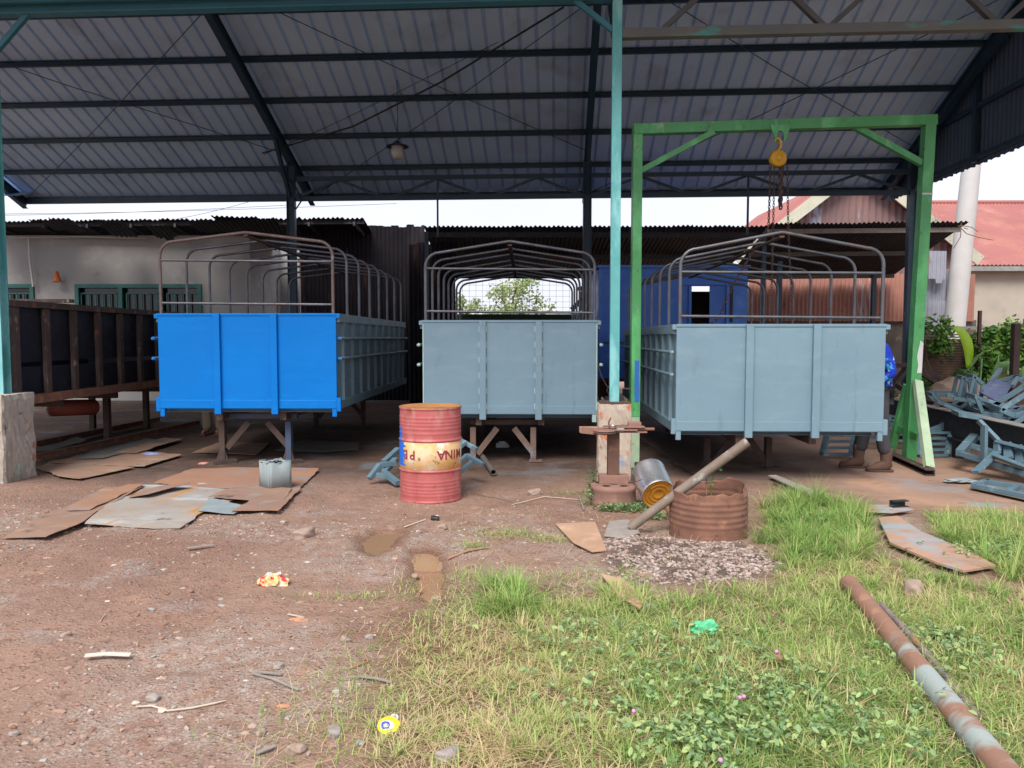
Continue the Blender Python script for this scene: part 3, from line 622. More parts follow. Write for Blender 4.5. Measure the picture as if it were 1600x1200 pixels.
# ------------------------------------------------------------------ truck bodies
def make_body(name_label, center, yaw, W, H, zb, Ln, nar, ah, mats, post_fr=(.335, .655), far_arch=None, mesh_rear=False, green_edges=False, rail_z=(.12, .60), apex=.16, front_arch=None, rails=(-1, 1)):
    fm, sm_ = mats
    T = thing('truck_cargo_body', (center[0], center[1], 0), name_label, 'truck body', rz=-yaw, group='truck cargo bodies on trestles')
    def bd(b, nm, m, par=None, **k): return b.build(nm, m, par or T, local=True, **k)
    w = W/2; zt = zb+H
    b = MB(); b.box((0, .02, zb+H/2), (W, .03, H)); b.box((0, .012, zb+.055), (W-.02, .022, .10)); b.box((0, .022, zt-.012), (W+.006, .05, .03))
    tg = bd(b, 'tailgate', fm, bevel=.004)
    for s in (-1, 1):
        for z_, hh in ((zt-.03, .05), (zb+.05, .16)):
            bd(MB().box((s*(w+.022), .03, z_), (.045, .05, hh)), 'hinge', m_primg if green_edges and z_ < zt-.1 else fm, tg, bevel=.003)
        bd(MB().box((s*(w-.03), .03, zb-.045), (.05, .05, .09)), 'corner_lug', m_primg if green_edges and s > 0 else fm, tg)
    for fr in post_fr:
        x = -w+W*fr; b = MB(); b.box((x, -.018, zb+H/2-.03), (.078, .045, H+.06)); bd(b, 'tailgate_post', fm, tg, bevel=.004)
        if green_edges:
            b = MB()
            for k in range(6):
                zz = zb+.1+k*(H-.15)/5.3
                for s in (-1, 1): b.box((x+s*.044, .001, zz), (.012, .008, .07))
            bd(b, 'weld_primer', m_primg, tg)
    if green_edges:
        for s in (-1, 1): bd(MB().box((s*(w-.006), .001, zb+H/2), (.014, .006, H-.1)), 'edge_primer', m_primg, tg)
    # sides
    for s in (-1, 1):
        b = MB(); b.box((s*(w-.012), Ln/2+.05, zb+H/2), (.012, Ln-.1, H-.02))
        sp = bd(b, 'side_panel', sm_)
        bd(MB().box((s*(w+.008), Ln/2+.04, zt-.05), (.055, Ln, .10)), 'top_rail', sm_, sp, bevel=.004)
        bd(MB().box((s*(w+.012), Ln/2+.04, zb+.05), (.06, Ln, .10)), 'bottom_rail', sm_, sp, bevel=.004)
        nr = 10
        for k in range(nr):
            y_ = .32+(Ln-.5)*k/(nr-1); b = MB(); b.box((s*(w+.010), y_, zb+H/2), (.04, .085, H-.2)); bd(b, 'rib', sm_, sp)
        for zr in ((zb+H*.74, zb+H*.53) if s in rails else ()):
            bd(MB().tube([(s*(w+.052), -.02, zr), (s*(w+.052), Ln+.05, zr)], .019, 10), 'guard_rail', sm_, sp)
            bd(MB().lathe([(.001, -.022), (.018, -.020), (.021, 0), (.019, .02)], 12, Matrix.Translation((s*(w+.045), -.005, zr)) @ Matrix.Rotation(-math.pi/2, 4, 'X')), 'rail_cap', m_primg if green_edges else fm, sp)
    bd(MB().box((0, Ln/2+.05, zb+.09), (W-.03, Ln-.06, .02)), 'floor', m_rustd)
    b = MB(); b.box((0, Ln+.03, zb+H/2), (W, .03, H)); bd(b, 'headboard', sm_)
    for k in range(8):
        y_ = .15+(Ln-.3)*k/7; bd(MB().channel((-w+.06, y_, zb-.0), (w-.06, y_, zb-.0), .05, .09), 'cross_member', m_prims)
    for s in (-1, 1): bd(MB().box((s*.38, Ln/2, zb-.09), (.07, Ln-.2, .10)), 'chassis_beam', m_rustd)
    # tarpaulin arches
    def arch_pts(y_, hh):
        xw = w-.035; r = .17; top = zt+hh; pts = [(-xw, y_, zt-.02), (-xw, y_, top-r)]
        for k in range(1, 6):
            a = math.pi-(math.pi/2)*k/6; pts.append((-xw+r+r*math.cos(a)*1.0, y_, top-r+r*math.sin(a)))
        pts.append((-xw+r, y_, top+.0)); pts.append((-.02, y_, top+apex)); pts2 = [(-p[0], p[1], p[2]) for p in reversed(pts)]
        return pts+pts2
    for k in range(nar):
        y_ = .03+(Ln-.08)*k/(nar-1); hh = ah-.03*k/(nar-1)+random.uniform(-.008, .008)
        ap = arch_pts(y_, hh)
        ar = bd(MB().tube(ap, .0185 if k == 0 else .017, 10), 'arch', m_piper if (front_arch and k == 0) else m_pipe)
        if k == 0:
            for rz_ in rail_z: bd(MB().tube([(-w+.045, y_+.004, zt+rz_+.01), (w-.045, y_+.004, zt+rz_-.01)], .0155, 10), 'cross_rail', m_pipe, ar)
    bd(MB().bar((0, .03, zt+ah+apex-.035), (0, Ln-.05, zt+ah+apex-.065), .05, .02), 'ridge_bar', m_rustd)
    if mesh_rear:
        y_ = Ln-.02; b = MB()
        for k in range(17): x = -w+.08+(W-.16)*k/16; b.tube([(x, y_, zt), (x, y_, zt+ah+.05)], .0028, 4)
        for k in range(8): z_ = zt+.04+(ah)*k/8; b.tube([(-w+.06, y_+.006, z_), (w-.06, y_+.006, z_)], .0028, 4)
        bd(b, 'rear_mesh', m_black)
    return T
# positions solved from the photo: lateral and depth of the tailgate centre
make_body('bright blue fronted truck cargo body with bare steel hoops, standing leftmost', (V(387, 600, 9.02).x, 9.02), R(.9), 2.10, 1.12, .685, 5.05, 8, .845, (m_blue, m_prims), (.335, .655), front_arch=True, rail_z=(.115, .615), apex=.10)
make_body('grey primer truck cargo body with greenish weld spots, in the middle behind the red drum', (V(796.5, 600, 9.2).x, 9.2), R(1.2), 2.09, 1.13, .60, 4.75, 8, .80, (m_prim, m_prims), (.345, .665), mesh_rear=True, green_edges=True, rail_z=(.10, .61), apex=.13)
make_body('smooth grey blue truck cargo body inside the green gantry', (V(1218.5, 600, 7.9).x, 7.9), R(2.5), 2.12, 1.11, .55, 5.1, 8, .77, (m_prim, m_prims), (.35, .67), rails=(-1,), rail_z=(.075, .53), apex=.16)

def trestle(lab, x, y, yaw, span, top, feet='plate', mt=None, upperm=None):
    T = thing('trestle', (x, y, 0), lab, 'trestle', rz=-yaw, group='steel trestles under the truck bodies')
    mt = mt or m_rustd; um = upperm or mt
    bd = lambda b, nm, m=mt, **k: b.build(nm, m, T, local=True, **k)
    bd(MB().box((0, .06, top-.03), (span+.12, .08, .06)), 'top_beam', m_rustd if feet == 'flat' else um)
    for s in (-1, 1):
        bd(MB().channel((s*span/2, 0, 0.005), (s*span/2, 0, top-.09), .06, .09, .008, up=(0, 1, 0)), 'leg', um if s > 0 else mt)
        bd(MB().bar((s*span/2-s*.02, -.01, top-.52+.1), (s*span*.14, -.01, top-.10), .07, .02, up=(0, 1, 0)), 'brace')
        if feet == 'plate':
            b = MB(); b.plate([(s*span/2-.12, -.02, .01), (s*span/2+.04, -.02, .01), (s*span/2-.02, -.02, .28)], .01); b.box((s*span/2, -.03, .02), (.26, .10, .04), rz=.6); bd(b, 'foot')
        else:
            bd(MB().box((s*span/2, 0, .012), (.16, .13, .02)), 'foot')
    return T
p = V(398, 600, 9.2); trestle('rust and blue trestle under the front of the bright blue truck body', p.x, 9.3, R(1), .81, .60, 'plate', m_rustd, mat('blue grey steel', (.05, .09, .17), (.04, .06, .11), 5, .6, layers=(((.10,.055,.04), 6, .55, .7),)))
trestle('rusty trestle with wide diagonal braces under the middle grey truck body', V(790, 600, 9.4).x, 9.4, R(1), .74, .515, 'flat', mat('trestle steel', (.17, .105, .08), (.12, .08, .065), 5, .8, layers=(((.2, .2, .22), 4, .56, .68),)))
trestle('dark rusty trestle under the grey blue body inside the gantry', V(1160, 600, 8.75).x, 8.8, R(2), .70, .465, 'plate', m_rustd)
for lab, cx, y, top in (('dark trestle under the far end of the bright blue truck body', -2.9, 13.0, .6), ('dark trestle under the far end of the middle grey truck body', .02, 13.2, .515), ('dark trestle under the far end of the body inside the gantry', 2.95, 12.3, .465)):
    trestle(lab, cx, y, 0, .8, top, 'flat')

# ------------------------------------------------------------------ the open shed
TH = R(3.3); SO = Vector((1.04, 7.8, 0)); XP = Vector((math.cos(TH), -math.sin(TH), 0)); YP = Vector((math.sin(TH), math.cos(TH), 0)); ZP = Vector((0, 0, 1))
def S(x, y, z): return SO+XP*x+YP*y+ZP*z
SH = thing('open_shed', S(0, 4, 0), 'open steel shed with teal posts and ribbed metal roof over the truck bodies', 'shed')
YB = 8.65; RS = .41; ZE = 4.60; YR = 3.2
def zr(y): return ZE+RS*(YB-y) if y > YR else ZE+RS*(YB-YR)-RS*(YR-y)
xs_col = [-6.5, 0, 6.85]; xs_back = [-5.85, 0, 6.14]; YC = 7.3
# roof sheets: back and front slope
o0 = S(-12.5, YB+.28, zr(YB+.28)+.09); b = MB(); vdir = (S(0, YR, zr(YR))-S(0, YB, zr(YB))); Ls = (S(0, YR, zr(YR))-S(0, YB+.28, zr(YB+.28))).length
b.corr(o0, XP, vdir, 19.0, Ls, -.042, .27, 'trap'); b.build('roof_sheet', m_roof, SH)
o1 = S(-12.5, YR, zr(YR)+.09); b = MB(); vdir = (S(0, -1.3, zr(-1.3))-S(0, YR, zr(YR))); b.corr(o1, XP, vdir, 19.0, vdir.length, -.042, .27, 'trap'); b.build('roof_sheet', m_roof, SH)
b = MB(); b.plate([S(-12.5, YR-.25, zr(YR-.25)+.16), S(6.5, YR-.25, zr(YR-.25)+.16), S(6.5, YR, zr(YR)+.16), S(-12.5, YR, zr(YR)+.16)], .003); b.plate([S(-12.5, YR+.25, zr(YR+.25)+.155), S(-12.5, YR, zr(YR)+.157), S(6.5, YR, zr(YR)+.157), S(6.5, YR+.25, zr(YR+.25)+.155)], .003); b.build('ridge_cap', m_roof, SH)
# purlins
for k in range(6):
    y = YB+.12-k*.95; b = MB(); b.channel(S(-12.4, y, zr(y)+.03), S(6.3, y, zr(y)+.04), .045, .095, .01); b.build('purlin', m_dark, SH)
for k in range(4):
    y = YR-.35-k*1.0; MB().channel(S(-12.4, y, zr(y)+.03), S(6.3, y, zr(y)+.03), .05, .12, .01).build('purlin', m_dark, SH)
# frames
for i, x in enumerate([-12.3]+xs_back):
    MB().ibeam(S(x, YB+.05, zr(YB)-.14), S(x, YR, zr(YR)-.14), .11, .20, .012).build('rafter', m_dark, SH)
    MB().ibeam(S(x, 0, zr(0)-.14), S(x, YR, zr(YR)-.14), .11, .20, .012).build('rafter', m_dark, SH)
    if i:
        MB().ibeam(S(x, YC, 0), S(x, YC, zr(YC)-.22), .13, .16, .012, up=(1, 0, 0)).build('column', m_dark, SH)
        MB().ibeam(S(x, YC-.08, 4.3), S(x, YC-.85, zr(YC-.85)-.25), .06, .09, .01).build('knee_brace', m_dark, SH)
    if i == 2: MB().bar(S(x-.02, .1, 4.55), S(x-.02, 1.6, zr(1.6)-.2), .06, .06).build('knee_brace', m_dark, SH)
    c = None
    if i in (1, 3):
        x = xs_col[i-1]; c = MB().ibeam(S(x, 0, .86 if i else 0), S(x, 0, zr(0)-.05), .14, .14, .012, up=(0, 1, 0)).build('column', m_teal, SH)
# slim central post
c2 = MB().box(S(0, 0, (.86+5.3)/2), (.095, .095, 5.3-.86), rz=-TH).build('column', m_teal, SH, bevel=.004)
bp = MB(); bp.box(S(0, 0, .868), (.30, .26, .016), rz=-TH)
for s in (-1, 1):
    for t in (-1, 1): bp.lathe([(.012, 0), (.012, .035), (.001, .036)], 6, Matrix.Translation(S(s*.115, t*.09, .876)))
bp.build('base_plate', m_rustd, c2)
def pier(x, sx, sy, h, m, lab, par):
    bm = bmesh.new(); bmesh.ops.create_cube(bm, size=1); bmesh.ops.subdivide_edges(bm, edges=bm.edges, cuts=14, use_grid_fill=True)
    c = S(x, 0, 0); ph = x
    for v in bm.verts:
        p_ = v.co.copy(); e = sum(abs(q) > .46 for q in p_)
        k = 1-(.035 if e >= 2 else 0)*(.5+random.random())
        q = Vector((p_.x*sx*k, p_.y*sy*k, (p_.z+.5)*h)); nn_ = math.sin(q.x*19+ph)*math.sin(q.z*13)*.006+random.uniform(-.004, .004)
        v.co = q+Vector((nn_, nn_, 0 if p_.z < .49 else random.uniform(-.012, .0)))
    me = bpy.data.meshes.new('base_pier'); bm.to_mesh(me); bm.free(); me.materials.append(m); o = bpy.data.objects.new('base_pier', me); col.objects.link(o)
    o.parent = par; o.matrix_local = wm(par).inverted() @ Matrix.Translation(c) @ Matrix.Rotation(-TH, 4, 'Z'); return o
pier(-6.62, .62, .52, .93, m_conc, '', SH); pier(0, .33, .30, .86, m_pier, '', SH); pier(6.85, .5, .5, .9, m_conc, '', SH)
# front beam on the left bay, front truss on the right bay
MB().ibeam(S(-6.5, 0, 4.93), S(-.05, 0, 4.93), .12, .17, .014).build('front_beam', m_tealb, SH)
MB().channel(S(-6.5, -.09, 4.97), S(-.05, -.09, 4.97), .04, .09, .01).build('front_beam', m_tealb, SH)
tr = MB().bar(S(.05, 0, 4.52), S(6.85, 0, 4.52), .09, .09).build('front_truss', m_rustf if False else mat('brown teal chord', (.12, .115, .105), (.09, .10, .10), 3, .7, layers=(((.05, .26, .22), 1.4, .56, .66, (1, 3, 3)), ((.4,.38,.34), 30, .72, .75))), SH)
MB().bar(S(.05, 0, 5.32), S(6.85, 0, 5.32), .09, .09).build('truss_chord', m_dark, tr)
for k in range(4):
    x0 = .45+k*1.62
    MB().bar(S(x0, 0, 4.56), S(x0+.81, 0, 5.28), .05, .06, up=(0, 1, 0)).build('truss_web', mat('grey web', (.09, .09, .095), (.065, .068, .075), 3, .7), tr)
    MB().bar(S(x0+.81, .012, 5.28), S(x0+1.55, .012, 4.56), .05, .06, up=(0, 1, 0)).build('truss_web', mat('grey web', (.09, .09, .095), (.065, .068, .075), 3, .7), tr)
MB().bar(S(-.42, 0, 4.86), S(-.03, 0, 4.55), .05, .05, up=(0, 1, 0)).build('knee_brace', m_tealb, SH)
MB().bar(S(-6.05, 0, 4.86), S(-6.45, 0, 4.45), .05, .05, up=(0, 1, 0)).build('knee_brace', m_tealb, SH)
# back truss
bt = MB().bar(S(-5.85, YC, 4.66), S(6.14, YC, 4.66), .05, .085).build('back_truss', m_dark, SH)
MB().bar(S(-5.85, YC, 4.27), S(6.14, YC, 4.27), .05, .085).build('truss_chord', m_dark, bt)
MB().bar(S(-12.4, YB+.05, ZE-.06), S(6.3, YB+.05, ZE-.06), .07, .13).build('eave_beam', m_dark, SH)
for bx0, bx1 in ((-5.85, 0), (0, 6.14)):
    n_ = 3; w_ = (bx1-bx0)/n_
    for k in range(n_):
        a = bx0+k*w_+.12; m_ = bx0+(k+.5)*w_; e = bx0+(k+1)*w_-.12
        MB().bar(S(a, YC, 4.30), S(m_, YC, 4.63), .05, .05, up=(0, 1, 0)).build('truss_web', m_dark, bt)
        MB().bar(S(m_, YC+.012, 4.63), S(e, YC+.012, 4.30), .05, .05, up=(0, 1, 0)).build('truss_web', m_dark, bt)
    xm = (bx0+bx1)/2; MB().bar(S(xm, YC, 3.5), S(xm, YC, 4.62), .035, .035, up=(0, 1, 0)).build('hanger_post', m_dark, SH)
# bracing rods under the roof
def rod(a, b_, r=.008): 
    pa = S(a[0], a[1], zr(a[1])-.06); pb = S(b_[0], b_[1], zr(b_[1])-.06); mid = (pa+pb)/2-Vector((0, 0, .06)); MB().tube([pa, mid, pb], r, 5).build('brace_rod', m_dark, SH)
for x0, x1 in ((-12.3, -5.85), (-5.85, 0), (0, 6.1)):
    rod((x0, YB), (x1, YR+.6)); rod((x1, YB-1.4), (x0, YR))
MB().tube([S(-6.3, 7.0, 5.1), S(-4.2, 5.8, 5.25), S(-2.5, 4.8, 5.65), S(-.5, 3.6, 6.3)], .016, 6).build('power_cable', m_wire, SH)
MB().tube([S(-6.3, 7.1, 5.1), S(-4.4, 5.9, 5.4), S(-1.5, 4.2, 6.05)], .006, 5).build('power_cable', m_wire, SH)
MB().tube([S(-5.9, YC-.1, 4.66), S(-5.70, YC-.1, 4.45), S(-5.62, YC-.1, 4.2), S(-5.72, YC-.1, 4.06), S(-5.80, YC-.1, 4.12)], .018, 6).build('power_cable', m_wire, SH)
# right gable cladding
# build as strips that follow the roof line
b = MB(); n_ = int((YB+1.6)/.02); vs = []; fs = []
for i in range(n_+1):
    y = YB+.25-i*.02; z1 = zr(y)+.05; dx = .014*math.sin(i*2*math.pi/6); vs += [S(6.33+dx, y, 4.36+.012*math.sin(i*.7)), S(6.33+dx, y, max(z1, 4.4))]
    if i: k = 2*i; fs.append((k-2, k, k+1, k-1))
b.add(vs, fs, True); gc = b.build('gable_cladding', m_clad, SH)
for z_, ye in ((4.48, YB), (5.3, 6.6)): MB().bar(S(6.27, ye, z_), S(6.27, -.5, z_), .05, .08).build('girt', m_dark, gc)
for y_ in (5.4, 3.2): MB().bar(S(6.26, y_, 4.4), S(6.26, y_, zr(y_)-.05), .07, .10, up=(0, 1, 0)).build('gable_post', m_dark, gc)
# small roof adjoining at the far left
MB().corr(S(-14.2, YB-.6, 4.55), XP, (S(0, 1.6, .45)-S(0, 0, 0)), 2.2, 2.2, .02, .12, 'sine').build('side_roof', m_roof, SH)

# hanging lamp
p = V(621, 224, 13.6); LT = thing('hanging_lamp', (p.x, p.y, p.z-.15), 'glass jar lamp with tin shade hanging under the roof', 'lamp')
MB().tube([p+Vector((0, 0, 1.15)), p+Vector((.01, 0, .05))], .006, 5).build('cord', m_wire, LT)
b = MB(); b.lathe([(.03, .04), (.05, .0), (.19, -.05), (.20, -.06)], 20, Matrix.Translation(p)); b.build('shade', m_dark, LT, solid=.003)
b = MB(); b.lathe([(.07, -.05), (.10, -.08), (.115, -.16), (.10, -.23), (.05, -.27), (.001, -.275)], 18, Matrix.Translation(p)); b.build('glass_jar', m_lampg, LT)
b = MB(); b.lathe([(.072, -.035), (.105, -.045), (.105, -.085), (.08, -.09)], 18, Matrix.Translation(p)); b.build('collar', m_galv, LT)

# ------------------------------------------------------------------ green gantry and hoist
YG = 9.0
gl = G(991, 733); gl = Vector((V(992, 600, YG).x, YG, 0)); grt = Vector((V(1452, 600, 8.95).x-.03, 8.95, 0))
GT = thing('gantry_crane', (1.9, YG, 0), 'tall green steel gantry with A shaped foot straddling the right truck body', 'gantry')
zt = 3.97; pl = gl; YR_ = 9.25
pb_ = Vector((V(1424, 600, YR_).x, YR_, .04)); pt_ = V(1451, 195, YR_); pr = pb_
def onleg(z): return pb_.lerp(pt_, (z-pb_.z)/(pt_.z-pb_.z))
bl_ = V(989, 203, pl.y); MB().box((pl.x, pl.y, (bl_.z-.06+.60)/2), (.105, .14, bl_.z-.06-.60), 0).build('post', m_green, GT, bevel=.004)
MB().box((pl.x, pl.y, .30), (.10, .13, .60)).build('post', m_greenp, GT)
MB().box((pl.x+.01, pl.y-.073, 1.02), (.05, .006, .48)).build('blue_patch', m_bluec, GT)
MB().bar(pb_, onleg(V(1461, 188, YR_).z-.03), .125, .12, up=(0, 1, 0)).build('post', m_green, GT, bevel=.004)
b = MB(); q0 = onleg(1.10); q1 = onleg(1.46)
b.add([q0+Vector((.0, -.064, 0)), q0+Vector((.058, -.064, 0)), q1+Vector((.058, -.064, 0)), q1+Vector((.02, -.064, .03)), q0.lerp(q1, .55)+Vector((-.01, -.064, 0)), q0.lerp(q1, .25)+Vector((.01, -.064, 0))], [(0, 1, 2, 3, 4, 5)]); b.build('white_patch', m_white, GT)
bl_ = V(989, 203, pl.y); br_ = V(1461, 188, YR_)
MB().bar(bl_, br_, .12, .118).build('beam', m_green, GT, bevel=.004)
MB().bar((pl.x+.05, pl.y, bl_.z-.46), (pl.x+.88, pl.y, bl_.z-.02), .06, .06, up=(0, 1, 0)).build('brace', m_green, GT)
q0 = onleg(br_.z-.50); MB().bar(q0+Vector((-.06, 0, 0)), q0+Vector((-.92, -.02, .45)), .07, .07, up=(0, 1, 0)).build('brace', m_green, GT)
q0 = onleg(3.22); MB().box((q0.x, q0.y-.062, q0.z), (.125, .005, .02)).build('weld_band', m_white, GT)
fA = G(1456, 737, .055); fB = G(1392, 709, .055); d_ = (fA-fB).normalized()
MB().channel(fB-d_*.1, fA+d_*.08, .09, .07, .01).build('foot_beam', m_rustd, GT)
MB().bar(fA+Vector((0, 0, .03))-d_*.08, onleg(1.0)+Vector((.0, -.09, 0)), .10, .06, up=(0, 1, 0)).build('foot_strut', m_greenp, GT)
MB().bar(fB+Vector((0, 0, .03)), onleg(.95)+Vector((-.02, .09, 0)), .09, .06, up=(0, 1, 0)).build('foot_strut', m_green, GT)
MB().bar(V(1398, 667, 9.62), V(1433, 684, 9.02), .02, .085).build('cross_plate', m_green, GT)
MB().channel((pl.x, pl.y-.35, .04), (pl.x, pl.y+1.0, .04), .08, .06, .01).build('foot_beam', m_rustd, GT)
MB().tube([(pl.x-.05, pl.y-.03, .92), (pl.x-.14, pl.y-.03, .93)], .013, 8).build('peg', m_rustd, GT)
hx = V(1216, 200, YG).x; bkt = MB()
zb2 = V(1215, 201, YG).z; bkt.plate([(hx+a*.9, YG-.08, zb2+z*.72) for a, z in ((-.13, .03), (-.07, -.18), (-.03, -.27), (-.01, -.20), (-.045, -.13), (-.03, -.08), (0, -.06), (.03, -.08), (.045, -.13), (.04, -.24), (.07, -.20), (.13, .03))], -.02); bkt.build('hoist_bracket', m_green, GT)
hy = V(1215, 248, YG-.1); HT = thing('chain_hoist', (hy.x, hy.y, hy.z-.1), 'yellow chain hoist with rusty chains hanging from the green gantry beam', 'chain hoist')
MB().tube([hy+Vector(p) for p in ((-.035,0,.19), (-.02,0,.225), (.012,0,.225), (.034,0,.19), (.034,0,.14), (.012,0,.105), (0,0,.08))], [.008, .011, .014, .016, .016, .014, .014], 10).build('top_hook', m_yellow, HT)
Mx = Matrix.Translation(hy) @ Matrix.Rotation(math.pi/2, 4, 'X')
MB().lathe([(.001, .06), (.03, .062), (.035, .05), (.075, .05), (.09, .04), (.096, .02), (.096, -.02), (.08, -.03), (.001, -.03)], 28, Mx).build('housing', m_yellow, HT)
Mx2 = Matrix.Translation(hy+Vector((.03, .05, 0))) @ Matrix.Rotation(math.pi/2, 4, 'X')
MB().lathe([(.001, .02), (.085, .02), (.092, .0), (.085, -.04), (.001, -.04)], 28, Mx2).build('chain_guide', m_rust, HT)
hx = hy.x+.015; zt = hy.z+.50
def chain(pts, mt=m_chain, par=None, link=.042, r=.0055):
    pts = [Vector(p) for p in pts]; b = MB(); seg = []; 
    for i in range(len(pts)-1):
        k = max(1, int((pts[i+1]-pts[i]).length/(link*.72)))
        seg += [(pts[i].lerp(pts[i+1], j/k), (pts[i+1]-pts[i]).normalized()) for j in range(k)]
    for i, (c, d) in enumerate(seg):
        a = d.orthogonal().normalized(); a2 = d.cross(a)
        s_ = a if i % 2 else a2; ring = [c+d*math.cos(t)*link*.5+s_*math.sin(t)*link*.28 for t in [2*math.pi*q/8 for q in range(9)]]
        b.tube(ring, r, 4, cap=False)
    return b.build('chain', mt, par)
cz = zt-.6
chain([(hx-.09, YG-.09, cz), (hx-.10, YG-.09, 2.8), (hx-.25, YG-.09, 2.55), (hx-.42, YG-.05, 2.25), (hx-.62, YG+.1, 1.75), (hx-.75, YG+.3, 1.62)], par=HT)
chain([(hx-.055, YG-.12, cz), (hx-.06, YG-.12, 1.75)], par=HT, r=.004)
chain([(hx+.10, YG-.09, cz+.02), (hx+.13, YG-.09, 2.7), (hx+.20, YG-.09, 1.75)], par=HT, r=.004)
chain([(hx+.02, YG-.10, cz), (hx+.02, YG-.10, 3.0)], par=HT, link=.06, r=.010)
chain([(hx+.05, YG-.06, cz), (hx+.045, YG-.06, 2.98)], par=HT, link=.06, r=.010)

# ------------------------------------------------------------------ red drum with lettering
def drum_prof(Rr, H):
    pr = [(Rr*.985, 0), (Rr+.006, .004), (Rr+.006, .016), (Rr, .022)]
    z = .022
    for z_ in np.arange(.03, H-.03, .008):
        t = z_/H; r = Rr
        for c, w_, a in ((.335, .010, .012), (.655, .010, .012)): r += a*math.exp(-((t-c)/w_)**2)
        for c in (.08, .115, .15, .19, .225, .78, .82, .855, .895, .73): r += .0035*math.exp(-((t-c)/.010)**2)
        pr.append((r, z_))
    pr += [(Rr, H-.022), (Rr+.006, H-.016), (Rr+.006, H-.004), (Rr-.004, H), (Rr-.008, H-.018)]
    return pr
dp = G(668.5, 787.5); DH = .88; DR = .287
DT = thing('steel_drum', (dp.x, dp.y+.27, .0), 'upright red steel drum with rusty yellow band and blue paint splash', 'drum')
m_drum = mat('faded red paint', (.40, .085, .085), (.44, .125, .12), 3.5, .5, layers=(((.50, .24, .22), 6, .52, .72, (1, 1, .3)), ((.24, .065, .055), 5, .56, .72, (1,1,.4)), ((.15, .07, .045), 11, .62, .72), ((.42,.30,.25), 22, .66, .74)), bump=.004, bsc=9)
m_band = mat('worn yellow band', (.62, .30, .05), (.66, .52, .34), 4.5, .6, layers=(((.72, .66, .56), 5, .54, .60), ((.30, .12, .04), 13, .58, .66), ((.55, .22, .03), 4, .60, .66)), bump=.001)
b = MB(); b.lathe(drum_prof(DR, DH), 64); b.disc(DR-.008, DH-.02, 64)
dbody = b.build('drum_shell', m_drum, DT, local=True)
MB().lathe([(DR-.01, DH-.0195), (DR+.004, DH-.004), (DR+.0075, DH-.001), (DR-.002, DH+.0025), (DR-.012, DH-.016), (.001, DH-.016)], 64).build('top_rim', mat('orange rust lid', (.42, .20, .06), (.30, .13, .05), 6, .7, layers=(((.16,.08,.05), 8, .58, .7),)), DT, local=True)
MB().lathe([(DR+.0005, DH*.352), (DR+.003, DH*.354), (DR+.003, DH*.636), (DR+.0005, DH*.638)], 64).build('painted_band', m_band, DT, local=True)
# blue splash: patch on the shell
dpf = drum_prof(DR, DH); dz_ = np.array([p[1] for p in dpf]); dr_ = np.array([p[0] for p in dpf])
b = MB(); vs = []; fs = []; na, nz_ = 10, 40
for j in range(nz_+1):
    z_ = .34+.36*j/nz_; jj = j/nz_; hw = R(15)*(1-.5*abs(jj-.35))*(1 if jj < .62 else .5)+R(3)*math.sin(j*1.3)+R(2)*math.sin(j*.6+1)
    for i in range(na+1):
        a = R(203)+hw*(2*i/na-1)*1.2+R(1.2)*math.sin(j*1.9)*(1 if i in (0, na) else 0); vs.append(((max(float(np.interp(z_, dz_, dr_)), DR+.0035 if .352 < z_/DH < .638 else 0)+.002)*math.cos(a), (max(float(np.interp(z_, dz_, dr_)), DR+.0035 if .352 < z_/DH < .638 else 0)+.002)*math.sin(a), z_))
for j in range(nz_):
    for i in range(na): k = j*(na+1)+i; fs.append((k, k+1, k+na+2, k+na+1))
b.add(vs, fs, True); b.build('blue_splash', mat('blue splash', (.01, .13, .62), (.02, .16, .66), 9, .6), DT, local=True)
def text_mesh(ch, size, bold=0.0):
    cu = bpy.data.curves.new('t', 'FONT'); cu.body = ch; cu.size = size; cu.align_x = 'CENTER'; cu.resolution_u = 3; cu.offset = bold
    o = bpy.data.objects.new('t', cu); col.objects.link(o); dg = bpy.context.evaluated_depsgraph_get(); me = bpy.data.meshes.new_from_object(o.evaluated_get(dg))
    vs = [v.co.copy() for v in me.vertices]; fs = [tuple(p.vertices) for p in me.polygons]; bpy.data.objects.remove(o); bpy.data.curves.remove(cu); return vs, fs
m_let = mat('dark red lettering', (.22, .02, .035), (.30, .04, .05), 14, .7)
face = R(270)+math.atan2(dp.x, dp.y)*-1
zc = DH*.505; band_o = bpy.data.objects['painted_band']
for ch, deg in (('P', -35), ('E', -52), ('R', -69), ('T', -86), ('A', -104), ('M', 62), ('I', 48), ('N', 35), ('A', 19)):
    vs, fs = text_mesh(ch, .118, .003)
    # subdivide not needed: letters are narrow; bend each vertex round the drum, turned upside down
    out = []
    for v in vs:
        a = face+R(deg)+(-v.x)/DR; out.append(((DR+.0048)*math.cos(a), (DR+.0048)*math.sin(a), zc-(v.y-.042)))
    MB().add(out, fs).build('letter', m_let, band_o, local=True)

